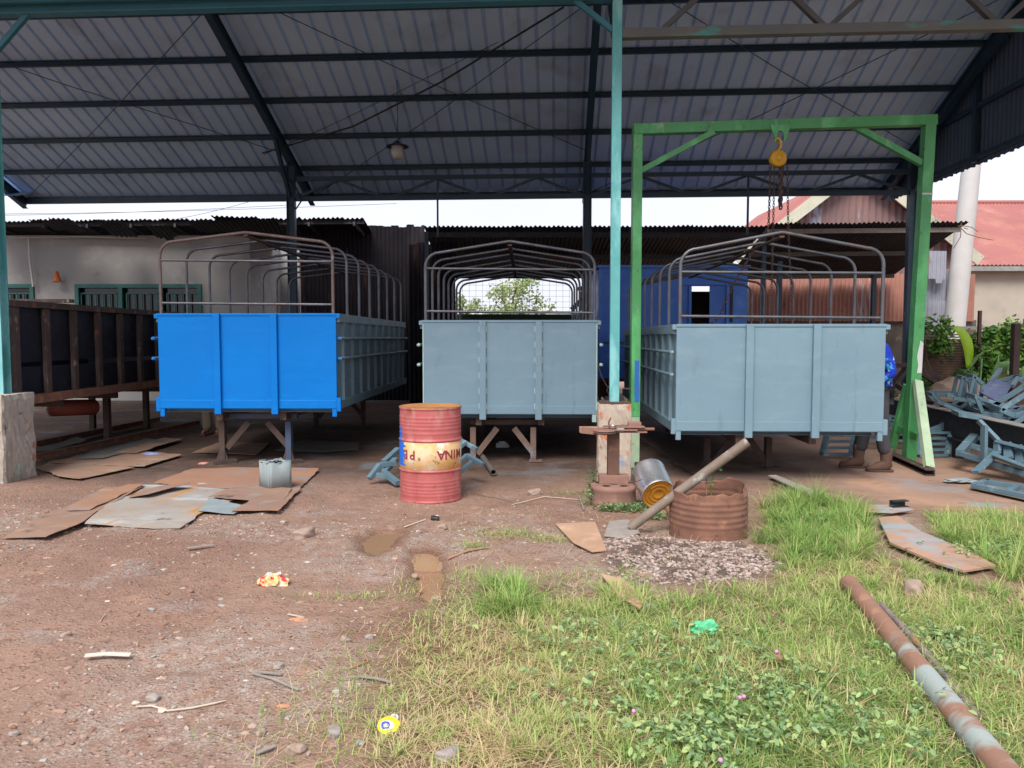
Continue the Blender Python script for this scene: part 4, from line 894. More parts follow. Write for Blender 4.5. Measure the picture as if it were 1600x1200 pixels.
# ------------------------------------------------------------------ galvanised cut canister
c = G(424, 771); JT = thing('cut_canister', (c.x, c.y+.14, .03), 'square galvanised canister with its top cut open on the rusty sheets', 'canister', rz=R(42))
b = MB(); s_ = .115; hgt_ = .27
for (sx, sy, dx, dy) in ((2*s_, .004, 0, -s_), (2*s_, .004, 0, s_), (.004, 2*s_-.008, -s_, 0), (.004, 2*s_-.008, s_, 0)):
    nn_ = 8; 
    if sx > sy: P_ = [(dx-sx/2+sx*i/nn_, dy) for i in range(nn_+1)]
    else: P_ = [(dx, dy-sy/2+sy*i/nn_) for i in range(nn_+1)]
    vs = []
    for i, (x_, y_) in enumerate(P_):
        bul = .004*math.sin(math.pi*i/nn_); nx_, ny_ = (0, 1 if dy > 0 else -1) if sx > sy else (1 if dx > 0 else -1, 0)
        for z_ in (0, .13, hgt_+.01*math.sin(i*1.3+dx*30)-.012*math.sin(math.pi*i/nn_)): vs.append((x_+nx_*bul*(1 if z_ == .13 else .4), y_+ny_*bul*(1 if z_ == .13 else .4), z_))
    fs = []
    for i in range(nn_):
        for j in range(2): k = i*3+j; fs.append((k, k+3, k+4, k+1))
    b.add(vs, fs, True)
b.box((0, 0, .006), (2*s_-.005, 2*s_-.005, .004)); b.build('can_wall', m_galv, JT, local=True, solid=.004)
b = MB(); w4 = .045
for q in range(4):
    a_ = q*math.pi/2; Mq = Matrix.Rotation(a_, 4, 'Z'); n6 = 6; vs = []
    for i in range(n6+1):
        t_ = -1+2*i/n6; z_ = hgt_+.006*math.sin(i*2.1+q)-.010*(1-abs(t_)); vs += [Mq @ Vector((t_*s_*.985, -s_*.985, z_)), Mq @ Vector((t_*(s_-w4), -(s_-w4)-.008*math.sin(i*1.7+q), z_-.004+.01*math.sin(i*3+q)))]
    b.add(vs, [(2*i, 2*i+2, 2*i+3, 2*i+1) for i in range(n6)])
b.build('cut_rim', m_galv, JT, local=True, solid=.003)

# ------------------------------------------------------------------ steel sheets on the ground
m_sh1 = mat('rusty grey sheet', (.34, .25, .19), (.37, .36, .33), 1.6, .7, .1, layers=(((.42, .44, .44), 1.8, .52, .60, (.5, 1.5, 1)), ((.48, .23, .07), 2.6, .56, .64, (1.6, .5, 1)), ((.14, .10, .09), 4, .60, .70)), bump=.0015)
m_sh2 = mat('brown rusty sheet', (.30, .185, .13), (.25, .155, .115), 1.6, .8, layers=(((.38, .26, .18), 2.5, .52, .68, (.5, 1.5, 1)), ((.27, .25, .23), 2, .58, .68), ((.36, .17, .07), 4, .60, .70), ((.11, .075, .06), 5, .60, .70)), bump=.0015)
m_sh3 = mat('orange rusty sheet', (.36, .185, .10), (.30, .17, .12), 2, .75, layers=(((.20, .22, .42), 3, .64, .68), ((.26, .21, .19), 2.6, .55, .65)), bump=.0015)
m_sh4 = mat('grey green sheet', (.17, .17, .155), (.13, .12, .11), 2, .7, layers=(((.17, .10, .07), 2.5, .55, .66),))
def sheet(pts, z, m, lab, lift=None, th=.005, grp='steel sheets lying on the ground'):
    P_ = [G(*p) for p in pts]; zs = [z+(lift[i] if lift else 0) for i in range(len(pts))]
    bm = bmesh.new(); vs = [bm.verts.new((p.x, p.y, zz)) for p, zz in zip(P_, zs)]; bm.faces.new(vs); bmesh.ops.triangulate(bm, faces=bm.faces)
    for _ in range(5):
        es = [e for e in bm.edges if e.calc_length() > .09]
        if not es: break
        bmesh.ops.subdivide_edges(bm, edges=es, cuts=1); bmesh.ops.triangulate(bm, faces=[f for f in bm.faces if len(f.verts) > 3])
    ce = sum((Vector(p) for p in P_), Vector())/len(P_); bnd_ = set(v for e in bm.edges if e.is_boundary for v in e.verts)
    X_ = np.array([v.co.x for v in bm.verts]); Y_ = np.array([v.co.y for v in bm.verts]); n1 = fbm(X_, Y_, 2.2, 3, int(abs(ce.x*100)) % 50); n2 = fbm(X_, Y_, 16, 2, 9)
    for v, a_, b_ in zip(list(bm.verts), n1, n2):
        v.co.z += (a_-.35)*.035
        if v in bnd_: v.co.x += (b_-.5)*.03; v.co.y += (b_-.5)*.02
        v.co -= Vector((ce.x, ce.y, 0))
    me = bpy.data.meshes.new('steel_sheet'); bm.normal_update(); bm.to_mesh(me); bm.free(); me.materials.append(m)
    o = bpy.data.objects.new('steel_sheet', me); col.objects.link(o); o.location = (ce.x, ce.y, 0); sm = o.modifiers.new('solid', 'SOLIDIFY'); sm.thickness = th; sm.offset = 1
    return tag(o, lab, 'steel sheet', grp)
sheet([(5,845),(75,843),(131,820),(150,804),(225,764),(165,766),(108,795),(55,815)], .014, m_sh2, 'long brown pointed steel sheet at the left front corner of the sheets')
sheet([(132,822),(180,824),(238,829),(283,828),(312,806),(397,772),(330,757),(225,760),(160,797)], .012, m_sh1, 'large grey sheet streaked with orange rust, frontmost in the middle')
sheet([(103,804),(140,803),(226,763),(200,762),(150,782)], .028, m_sh3, 'narrow sheet with orange rust and a violet smear on the left of the pile')
sheet([(200,783),(232,781),(298,767),(265,765),(225,772)], .024, m_sh2, 'small dark edged sheet lying alone on the streaked sheet', lift=[.0,.02,.045,.02,.01])
sheet([(310,804),(366,807),(384,796),(328,784)], .022, m_galv, 'small pale galvanised offcut in front of the canister')
sheet([(362,805),(436,804),(470,769),(430,766),(385,792)], .026, m_sh2, 'brown sheet sticking out to the right under the canister')
sheet([(327,785),(400,790),(444,789),(456,770),(400,764),(365,768)], .034, m_sh2, 'light brown sheet carrying the square canister', lift=[.015,0,0,0,0,0])
sheet([(240,758),(395,770),(466,768),(499,737),(430,733),(300,737)], .018, m_sh3, 'wide orange brown sheet behind the canister')
sheet([(58,733),(90,747),(124,751),(212,733),(150,727),(80,724)], .012, m_sh2, 'plain brown sheet beside the left concrete pier')
sheet([(75,727),(226,732),(285,714),(200,706),(120,715)], .022, m_sh2, 'brown sheet carrying a blue rag, behind the pier sheet')
sheet([(112,722),(162,721),(266,695),(230,690),(150,706)], .034, m_sh4, 'narrow greyish sheet under the rusty truck frame')
sheet([(180,712),(215,713),(270,696),(285,690),(255,689)], .04, m_sh2, 'thin brown strip of sheet against the greyish sheet')
sheet([(57,708),(80,708),(136,695),(120,690),(70,698)], .03, m_sh4, 'curled grey sheet just right of the concrete pier', lift=[0,0,.03,.03,0])
sheet([(300,708),(345,692),(420,695),(400,712)], .01, m_sh2, 'thin dark sheet lying between the blue body trestle legs')
sheet([(430,705),(500,708),(560,704),(560,694),(470,690)], .008, m_sh4, 'large dark sheet flat on the soil right of the blue body trestle')
def board(pts, z, m, lab, th=.012, nm='board', cat='board'):
    P_ = [G(*p) for p in pts]; b = MB(); b.prism([(p.x, p.y) for p in P_], z, z+th); return tag(b.build(nm, m, bevel=.003), lab, cat, 'boards lying on the ground')
m_slabs = mat('sandy board', (.46, .29, .19), (.38, .23, .15), 2.5, .85, layers=(((.16, .09, .06), 3, .62, .70), ((.52, .36, .25), 4, .55, .68)), bump=.002)
m_slabr = mat('weathered plank', (.44, .27, .19), (.35, .21, .155), 2, .8, layers=(((.30, .32, .34), 1.6, .52, .62), ((.46, .22, .12), 3, .58, .68), ((.14, .09, .07), 6, .64, .72)), stretch=(1, 3, 1), bump=.003)
board([(868,824),(930,821),(948,866),(925,868),(895,853)], .02, m_slabs, 'sandy rectangular board left of the gravel heap')
board([(952,822),(982,819),(1000,840),(975,848),(944,845)], .03, m_stoneg, 'small broken pale slab touching the foot of the leaning pipe')
board([(938,905),(975,915),(1012,945),(1000,962),(965,940)], .03, m_slabs, 'narrow sandy board half covered by grass below the gravel')
board([(1372,816),(1402,813),(1440,838),(1520,872),(1556,892),(1505,900),(1460,886),(1390,855)], .02, m_slabr, 'long weathered plank path leading through the grass on the right', th=.02)
board([(1355,796),(1400,795),(1428,803),(1395,808),(1350,806)], .03, m_slabr, 'small wooden offcut in front of the concrete slab edge')
board([(1200,752),(1212,751),(1292,784),(1278,789)], .05, m_woodg, 'thin grey plank crossing the left edge of the concrete slab', th=.015)
b = MB(); c = G(1402, 799); b.channel((c.x-.07, c.y, .07), (c.x+.08, c.y+.03, .07), .05, .06, .008); b.build  # short offcut below
tag(b.build('steel_offcut', m_blackst), 'short black steel channel offcut on the small wooden board', 'offcut')
# long channel beam at left
for (a_, b__, lab) in (((57,722),(312,665),'long rusty channel beam on the floor under the rusty truck frame'), ((57,700),(250,660),'second thinner steel bar behind the long channel beam')):
    p0 = G(*a_); p1 = G(*b__); b = MB(); b.channel((p0.x, p0.y, .06), (p1.x, p1.y, .06), .05, .09 if 'channel' in lab else .05, .008); tag(b.build('steel_beam', m_rust if 'channel' in lab else m_rustd), lab, 'steel beam')

# ------------------------------------------------------------------ rusty frame body on the left
FT = thing('truck_body_frame', (-6.2, 8.6, 0), 'unfinished rusty truck body frame with dark panels behind the left teal post', 'truck body frame')
xl = -5.42; ya, yb_ = 8.35, 13.6; z0, z1 = .79, 1.93
def fx(y): return xl+(y-8.6)*.0
MB().box((xl, (ya+yb_)/2, z0+.04), (.09, yb_-ya, .10)).build('bottom_rail', m_rust, FT)
MB().box((xl, (ya+yb_)/2, z1-.035), (.09, yb_-ya, .07)).build('top_rail', m_rustf, FT)
y = ya+.03
while y < yb_:
    MB().box((xl+.01, y, (z0+z1)/2), (.05, .085, z1-z0-.16)).build('upright', m_rustf, FT); y += .56
MB().box((xl-.05, (ya+yb_)/2, (z0+z1)/2+.22), (.008, yb_-ya, .66)).build('panel', m_navy, FT)
MB().box((xl-.052, (ya+yb_)/2, z0+.22), (.008, yb_-ya, .36)).build('panel', m_navy, FT)
MB().box((xl-2.1, (ya+yb_)/2, (z0+z1)/2), (.05, yb_-ya, z1-z0-.1)).build('far_side', m_navy, FT)
MB().box((xl-1.05, yb_, (z0+z1)/2), (2.1, .04, z1-z0)).build('headboard', m_navy, FT)
MB().box((xl-1.05, (ya+yb_)/2, z0+.0), (2.05, yb_-ya-.05, .03)).build('floor', m_rustd, FT)
for yy in (9.3, 10.6, 11.9, 13.2): MB().box((xl-1.05, yy, z0-.06), (2.0, .08, .08)).build('cross_member', m_rustd, FT)
for yy, sx in ((9.4, -.7), (9.4, -1.6), (12.8, -.7), (12.8, -1.6), (10.9, -.35)):
    MB().ibeam((xl+sx, yy, 0), (xl+sx, yy, z0-.1), .08, .08, .01, up=(0, 1, 0)).build('leg', m_rustd, FT)
MB().box((-5.6, 9.2, z1+.03), (.7, .12, .04)).build('loose_bar', m_rustf, FT)
TK = thing('gas_cylinder', (-5.55, 9.6, .62), 'dull red tank hanging below the rusty truck frame', 'tank')
p0 = V(78, 638, 9.6); p1 = V(150, 636, 10.3)
MB().tube([p0+Vector((.0, 0, 0)), p0.lerp(p1, .06), p0.lerp(p1, .94), p1], [.05, .105, .105, .06], 18).build('tank_shell', m_redtank, TK)
MB().tube([V(76,632,9.55), V(73,640,9.55), V(76,650,9.55), V(82,652,9.55)], .008, 6).build('handle', m_galv, TK)
b = MB(); b.add([], []); 

# ------------------------------------------------------------------ rusty half drum, pipe, stand, pail
hp = G(1122, 850); HR = .29; hx0, hy0 = hp.x, hp.y+HR
HD = thing('cut_drum', (hx0, hy0, -.01), 'rusty cut down drum with ragged rim and a seedling, right of the leaning pipe', 'drum')
pr_ = [(HR*.98, 0), (HR+.004, .01)]+[(HR+.0055*sum(math.exp(-((z_-c_)/.012)**2) for c_ in (.12, .165, .21, .255, .30)), z_) for z_ in np.arange(.02, .385, .009)]
def wob(r, z, a, j):
    k = z/.385; rr = r*(1+.018*math.sin(2*a+1)+.01*math.sin(5*a)*k)
    zz = z+(k**6)*(.016*math.sin(3*a+.6)+.006*math.sin(11*a)+.006*math.sin(17*a+1)+.03*max(0, math.sin(a*1.0+.9))**8-.03*max(0, math.cos(a+1.9))**6)
    if k > .93: rr -= .03*max(0, math.sin(a*2+2.2))**4
    return rr, zz
MB().lathe(pr_, 90, wob=wob).build('drum_shell', m_rust, HD, local=True, solid=.004)
MB().lathe([(HR*.97, .26), (.12, .28), (.001, .29)], 30, wob=lambda r, z, a, j: (r, z+.012*math.sin(a*4+r*20))).build('soil_fill', mat('dark soil', (.09, .055, .04), (.06, .04, .03), 12, .95, bump=.01, bsc=40), HD, local=True)
SD = thing('seedling', (hx0+.02, hy0-.02, .27), 'small green seedling growing in the rusty cut drum', 'plant')
MB().tube([(0,0,0), (-.01,0,.10), (.015,0,.23)], .004, 6).build('stem', m_leaf, SD, local=True)
MB().tube([(-.04,.0,0), (-.045,0,.12), (-.04,.01,.22)], .004, 6).build('stem', m_twig, SD, local=True)
def leafm(b, base, d, ln, w_, up=(0,0,1), droop=.3):
    base = Vector(base); d = Vector(d).normalized(); s = d.cross(Vector(up)).normalized(); nu = s.cross(d); rows = []
    N_ = 6
    for i in range(N_+1):
        t = i/N_; ww = w_*math.sin(math.pi*min(1, t*.92+.04))**.8; c_ = base+d*ln*t-Vector((0, 0, 1))*droop*ln*t*t
        rows += [c_-s*ww+nu*ww*.35, c_, c_+s*ww+nu*ww*.35]
    b.add(rows, [(i*3+j, i*3+j+1, i*3+j+4, i*3+j+3) for i in range(N_) for j in (0, 1)], True); return b
b = MB()
for a_ in (10, 80, 150, 220, 300): leafm(b, (.015, 0, .23), (math.cos(R(a_)), math.sin(R(a_)), .45), .085, .024)
for a_ in (20, 160, 260): leafm(b, (-.005, 0, .13), (math.cos(R(a_)), math.sin(R(a_)), .2), .05, .014)
b.build('leaves', m_leaf, SD, local=True, solid=.0008)
pa = G(993, 836, .045); pA = Vector((pa.x-.01, 5.88, .05)); pB = V(1168, 690, 5.80)
m_leanp = mat('weathered pipe', (.22, .18, .145), (.15, .105, .08), 4, .75, layers=(((.38, .38, .35), 5, .56, .66), ((.30, .13, .07), 9, .62, .72)), bump=.001)
tag(MB().tube([pA, pB], .037, 20, hollow=True).build('pipe', m_leanp), 'thick weathered pipe leaning on the rusty cut drum', 'pipe')

sp = G(963, 797); sx0, sy0 = sp.x, sp.y+.21
ST = thing('work_stand', (sx0, sy0, 0), 'rusty wheel hub stand with a clamp on top in front of the middle pier', 'stand')
m_hub = mat('matte pinkish rust', (.27, .15, .115), (.21, .115, .09), 5, .85, layers=(((.33, .20, .15), 8, .56, .68), ((.12, .07, .055), 9, .62, .72)), bump=.0015)
b = MB(); b.lathe([(.205, 0), (.212, .02), (.205, .05), (.20, .14), (.208, .155), (.205, .185), (.17, .195), (.055, .197)], 48); b.build('hub_base', m_hub, ST, local=True)
b = MB()
for a_ in (-55, -125, 20, 90, 160): 
    M_ = Matrix.Translation((.135*math.cos(R(a_)), .135*math.sin(R(a_)), .1975)); b.disc(.033, 0, 20, M_); b.lathe([(.033, 0), (.033, .0012), (.036, .0012)], 20, M_)
b.build('hub_holes', m_black, ST, local=True)
MB().box((.005, .03, .235), (.27, .12, .08)).build('foot_block', m_hub, ST, local=True, bevel=.006)
MB().box((0, .03, .46), (.105, .09, .40)).build('post', mat('dark brown rust', (.14, .07, .05), (.10, .05, .037), 5, .85, layers=(((.22,.12,.08), 5, .56, .7),), bump=.001), ST, local=True, bevel=.004)
TP = MB().box((0, 0, .695), (.40, .20, .012)).build('top_plate', m_hub, ST, local=True, bevel=.002)
b = MB(); b.plate([(-.30, -.07, .665), (-.16, -.10, .655), (-.16, -.10, .715), (-.30, -.07, .72)], -.02); b.build('flange', m_hub, TP, local=True)
b = MB(); b.box((-.23, .0, .69), (.16, .10, .05)); b.build('jaw', mat('tan steel', (.42, .24, .15), (.34, .19, .12), 5, .8), TP, local=True, bevel=.003)
b = MB(); b.lathe([(.001, 0), (.09, 0), (.115, .012), (.09, .022), (.001, .022)], 32, Matrix.Translation((-.09, -.06, .66))); b.build('disc', m_rustd, TP, local=True)
b = MB(); b.lathe([(.001, 0), (.10, 0), (.10, .01), (.001, .01)], 32, Matrix.Translation((-.09, -.06, .684))); b.build('disc', m_hub, TP, local=True)
MB().box((.14, -.03, .675), (.30, .09, .012)).build('jaw', m_hub, TP, local=True)
MB().box((.14, -.03, .72), (.26, .09, .012)).build('jaw', m_hub, TP, local=True)
MB().box((.19, .02, .735), (.12, .07, .05)).build('block', m_hub, TP, local=True, bevel=.008)
MB().tube([(.10, -.04, .697), (.36, -.04, .70)], .014, 12).build('screw_rod', m_rust, TP, local=True)
MB().box((.05, -.07, .698), (.07, .03, .03)).build('nut', m_galv, TP, local=True, bevel=.008)
MB().tube([(-.04, 0, .71), (-.05, -.02, .76), (-.03, -.02, .80)], .008, 8).build('pin', m_rust, TP, local=True)
MB().bar((-.1, -.05, .727), (.12, -.02, .73), .03, .012).build('flat_bar', m_rust, TP, local=True)
MB().lathe([(.001, .01), (.018, .01), (.02, 0)], 16, Matrix.Translation((-.02, -.08, .735))).build('bright_nut', m_silver, TP, local=True)

pc = G(1030, 800); ax = Vector((-.10, .80, .36)).normalized(); PR_, PL_ = .150, .34
PM = Matrix.Translation((pc.x+.0, pc.y+.02, PR_+.0)) @ ax.to_track_quat('Z', 'Y').to_matrix().to_4x4()
PT = thing('paint_pail', (pc.x, pc.y+.2, 0), 'shiny silver metal pail lying with its rusty yellow base showing', 'pail')
MB().lathe([(PR_*.97, 0), (PR_, .012), (PR_, .03), (PR_*1.01, .04), (PR_*1.02, PL_-.02), (PR_*1.05, PL_-.01), (PR_*1.04, PL_), (PR_, PL_-.01), (PR_*.98, .05)], 40, PM).build('pail_wall', m_silver, PT)
MB().lathe([(PR_*.965, .004), (PR_*.9, .014), (PR_*.80, .014), (PR_*.77, .008), (PR_*.74, .014), (PR_*.6, .014), (PR_*.57, .007), (PR_*.54, .014), (PR_*.36, .014), (PR_*.33, .008), (PR_*.30, .014), (.001, .014)], 40, PM).build('pail_base', m_cany, PT)
MB().tube([PM @ Vector((PR_*1.03, 0, PL_-.06)), PM @ Vector((PR_*1.6, .02, PL_*.5)), PM @ Vector((PR_*1.5, .1, .05)), PM @ Vector((PR_*1.1, .15, .02))], .003, 6).build('bail_handle', m_rustd, PT)
p0 = G(1050, 812, .03); tag(MB().tube([(p0.x, p0.y, .035), (p0.x+.03, p0.y+.35, .06)], .02, 14, hollow=True).build('short_pipe', m_rust), 'short thin rusty pipe end below the leaning pipe', 'pipe')
# weeds round the stand
cx_, cy_, cz_, sz_ = [], [], [], []
for px, py, rad, nn_, hh in ((932,790,.10,260,.16),(985,800,.12,240,.08),(925,770,.05,140,.24),(1025,812,.10,160,.06),(948,800,.1,160,.07)):
    c = G(px, py)
    for _ in range(nn_): cx_.append(random.gauss(c.x, rad*.6)); cy_.append(random.gauss(c.y, rad*.4)); cz_.append(random.uniform(.01, hh)); sz_.append(random.uniform(.008, .02))
leafset(np.array(cx_), np.array(cy_), np.array(cz_), np.array(sz_), 'creeping_weeds', 'small leafy weeds creeping round the rusty stand', 'weeds', mtl=tint_mat('grey green weed', [(0, (.06, .14, .05)), (.6, (.14, .26, .10)), (1, (.26, .38, .14))], .6, .2))

# ------------------------------------------------------------------ long pipes in the grass
def band_pipe():
    m = mat('banded rusty pipe', (.29, .155, .105), (.23, .125, .085), 5, .8, layers=(((.40, .22, .14), 7, .58, .7), ((.14,.07,.05), 10, .62, .72)), bump=.0015)
    m = m.copy(); m.name = 'striped pipe'; nn = m.node_tree; bb = nn.nodes['Principled BSDF']; src = bb.inputs['Base Color'].links[0].from_socket
    t = nn.nodes.new('ShaderNodeTexCoord'); mp = nn.nodes.new('ShaderNodeMapping'); mp.inputs['Rotation'].default_value = (0, 0, R(20)); mp.inputs['Scale'].default_value = (.5, 1, .35); nn.links.new(t.outputs['Object'], mp.inputs[0])
    w = nn.nodes.new('ShaderNodeTexNoise'); w.inputs['Scale'].default_value = 4.2; w.inputs['Detail'].default_value = 4; w.inputs['Roughness'].default_value = .6
    nn.links.new(mp.outputs[0], w.inputs['Vector']); r = nn.nodes.new('ShaderNodeMapRange'); r.inputs[1].default_value = .47; r.inputs[2].default_value = .55; nn.links.new(w.outputs['Fac'], r.inputs[0])
    sx = nn.nodes.new('ShaderNodeSeparateXYZ'); nn.links.new(t.outputs['Object'], sx.inputs[0]); r2 = nn.nodes.new('ShaderNodeMapRange'); r2.inputs[1].default_value = .35; r2.inputs[2].default_value = .15; nn.links.new(sx.outputs['Y'], r2.inputs[0])
    mu = nn.nodes.new('ShaderNodeMath'); mu.operation = 'MULTIPLY'; nn.links.new(r.outputs[0], mu.inputs[0]); nn.links.new(r2.outputs[0], mu.inputs[1])
    x = nn.nodes.new('ShaderNodeMixRGB'); x.inputs[2].default_value = (.30, .345, .33, 1); nn.links.new(mu.outputs[0], x.inputs[0]); nn.links.new(src, x.inputs[1]); nn.links.new(x.outputs[0], bb.inputs['Base Color']); return m
p0 = G(1326, 924); p1 = G(1560, 1215)
dd = (p1-p0).normalized()
tag(MB().tube([Vector((p0.x, p0.y, .050)), Vector((p1.x, p1.y, .042)), Vector((p1.x, p1.y, .042))+dd*.5], .051, 28, hollow=True).build('long_pipe', band_pipe()), 'long rusty pipe with pale blue bands lying in the grass', 'pipe')
p0 = G(1376, 957); p1 = G(1528, 1128); pm = (p0+p1)/2
tag(MB().tube([Vector((p0.x, p0.y, .045)), Vector((pm.x+.01, pm.y, .04)), Vector((p1.x, p1.y, .02))], .017, 12).build('thin_rod', mat('mottled rod', (.26, .21, .19), (.14, .12, .12), 14, .8, layers=(((.42, .20, .07), 3, .58, .66),))), 'thin mottled rod lying along the banded pipe', 'rod')

# ------------------------------------------------------------------ brackets and items behind the drum
m_frame = mat('grey blue frame paint', (.12, .20, .25), (.095, .165, .21), 4, .45, layers=(((.26, .37, .42), 5, .58, .7), ((.36, .46, .32), 9, .69, .73)))
def frame_thing(name, lab, segs, w=.06, h=.05, grp='grey blue bracket frames', cat='bracket frame', ch=False, m=None, flat_up=False):
    P_ = [Vector(a) for s in segs for a in s]; base = Vector((sum(p.x for p in P_)/len(P_), sum(p.y for p in P_)/len(P_), min(p.z for p in P_)))
    T = thing(name, base, lab, cat, group=grp)
    for i, (a, b_) in enumerate(segs):
        q = MB(); (q.channel if ch else q.bar)(a, b_, w*(.6 if ch else 1), h, up=(0, 1, 0) if flat_up else (0, 0, 1)); q.build('bar', m or m_frame, T, bevel=0 if ch else .003)
    return T
def gv(px, py, D): return V(px, py, D)
frame_thing('bracket_frame', 'pair of bent grey blue brackets left behind the red drum', [(gv(577,748,7.9),gv(594,726,8.0)),(gv(594,726,8.0),gv(618,724,8.1)),(gv(600,738,7.95),gv(622,755,7.7)),(gv(600,738,7.95),gv(618,718,8.3)),(gv(600,722,8.3),gv(622,702,8.6)),(gv(588,742,7.9),gv(604,744,7.9))])
frame_thing('bracket_frame', 'bent grey blue brackets sticking out right of the red drum', [(gv(712,728,8.0),gv(730,711,8.1)),(gv(730,711,8.1),gv(754,726,7.9)),(gv(715,740,7.9),gv(738,722,8.0)),(gv(712,705,8.5),gv(728,690,8.6)),(gv(718,687,8.7),gv(745,702,8.5))], w=.045, h=.04)
tag(MB().tube([G(771,738,.04)+Vector((0,0,.0)), G(741,695,.06)], .034, 16, hollow=True).build('pipe', mat('dark pipe', (.13, .12, .11), (.09, .08, .075), 6, .6)), 'dark open ended pipe on the soil beside the middle trestle', 'pipe')
def crumple(name, lab, c, r, m, hgt=.5, cat='litter', seed=1, sub=3, jag=.3, grp=None):
    rs = random.Random(seed); bm = bmesh.new(); bmesh.ops.create_icosphere(bm, subdivisions=sub, radius=1)
    ks = [(Vector((rs.gauss(0,1), rs.gauss(0,1), rs.gauss(0,1))).normalized(), rs.uniform(2, 7), rs.uniform(0, 6)) for _ in range(7)]
    for v in bm.verts:
        d = v.co.normalized(); k = 1+jag*sum(abs(math.sin(d.dot(a)*f+p_))-.6 for a, f, p_ in ks)/2.2; v.co = Vector((d.x*r[0]*k, d.y*r[1]*k, max(-.002/r[2] if False else -.12, d.z)*r[2]*k))
    me = bpy.data.meshes.new(name); bm.to_mesh(me); bm.free(); me.materials.append(m); o = bpy.data.objects.new(name, me); col.objects.link(o)
    o.location = (c.x, c.y, gh(c.x, c.y)+r[2]*.1); tag(o, lab, cat, grp); return o
crumple('rag', 'white crumpled rag on the dark floor under the middle body', G(785, 698), (.09, .06, .07), m_rag, seed=3, cat='rag')
crumple('rag', 'blue cloth scraps on the brown sheet beside the pier', G(236, 714), (.11, .05, .03), mat('blue cloth', (.12, .17, .42), (.3, .34, .5), 10, .9), seed=5, cat='rag').location.z = .03
crumple('wrapper', 'red scrap of wrapping left of the blue body trestle', G(318, 724), (.06, .04, .02), mat('red scrap', (.5, .1, .08), (.42, .3, .28), 20, .6), seed=6, cat='wrapper')
crumple('snack_wrapper', 'crumpled yellow and red snack wrapper on the bare earth', G(427, 915), (.085, .06, .055), m_cream, seed=9, jag=.42, cat='wrapper')
crumple('plastic_bag', 'small crumpled bright green plastic bag in the grass', G(1101, 996), (.065, .04, .05), m_greenpl, seed=12, jag=.4, cat='plastic bag').location.z += .035
crumple('dry_leaf', 'curled pale brown leaf at the top of the grass below the gravel', G(1008, 906), (.045, .03, .012), m_wood, seed=14, cat='leaf')
crumple('clod', 'crumpled grey brown paper beside the bent tuft of grass', G(1010, 952), (.07, .05, .035), m_stoneg, seed=15, cat='paper')
crumple('dry_leaf', 'pinkish curled bark scrap on earth above the stones', G(467, 972), (.045, .02, .014), mat('orange bark', (.50, .25, .14), (.42, .2, .12), 10, .8), seed=16, cat='bark')
crumple('dry_leaf', 'flat orange leaf on the earth near the bottom of the yard', G(442, 1108), (.03, .015, .006), mat('orange bark', (.5,.25,.14)), seed=18, cat='leaf')
crumple('dry_leaf', 'dry brown leaf standing in the grass left of the pipes', G(1217, 1040), (.02, .012, .03), m_wood, seed=19, cat='leaf').location.z += .03
crumple('plastic_scrap', 'white plastic scrap in the grass at the left edge of the weeds', G(862, 1057), (.02, .012, .006), m_rag, seed=20, cat='scrap')
# yellow lid with a printed patch
c = G(607, 1148); LD = thing('cup_lid', (c.x, c.y, gh(c.x, c.y)+.012), 'round bright yellow plastic lid with a blue and white printed centre', 'lid', rz=.2)
tl = Matrix.Rotation(R(22), 4, 'X')
MB().lathe([(.040, -.004), (.042, .0), (.0415, .006), (.038, .0075), (.001, .0075)], 40, tl, wob=lambda r, z, a, j: (r*(1+.12*max(0, math.cos(a-.1))**24), z)).build('lid_disc', m_lidy, LD, local=True)
def patch(b, pts, z): b.add([tl @ Vector((p[0], p[1], z)) for p in pts], [tuple(range(len(pts)))]); return b
patch(MB(), [(-.031,-.012),(-.024,-.021),(.012,-.022),(.024,-.006),(.016,.014),(-.004,.022),(-.026,.02),(-.032,.008)], .0079).build('print_white', m_lidw, LD, local=True)
patch(MB(), [(-.028,-.012),(-.020,-.018),(.002,-.016),(.006,.0),(.004,.014),(-.014,.019),(-.026,.014)], .0083).build('print_blue', m_lidb, LD, local=True)
patch(MB(), [(-.018,-.010),(-.002,-.011),(.001,.0),(-.008,.007),(-.018,.004)], .0087).build('print_white', m_lidw, LD, local=True)
patch(MB(), [(-.007,-.005),(-.003,-.006),(0,-.002),(-.003,.002),(-.007,0)], .0091).build('print_dot', m_lidr, LD, local=True)
c = G(616, 1133); MB().lathe([(.016, .0), (.018, .004), (.016, .008), (.001, .008)], 24, Matrix.Translation((c.x, c.y, gh(c.x, c.y)+.006)) @ Matrix.Rotation(R(35), 4, 'X'))
b = MB(); b.lathe([(.016, .0), (.018, .004), (.016, .008), (.001, .008)], 24, Matrix.Translation((c.x, c.y, gh(c.x, c.y)+.008)) @ Matrix.Rotation(R(30), 4, 'X')); tag(b.build('small_cap', m_lidw), 'small pale cap tucked behind the round yellow lid', 'cap')
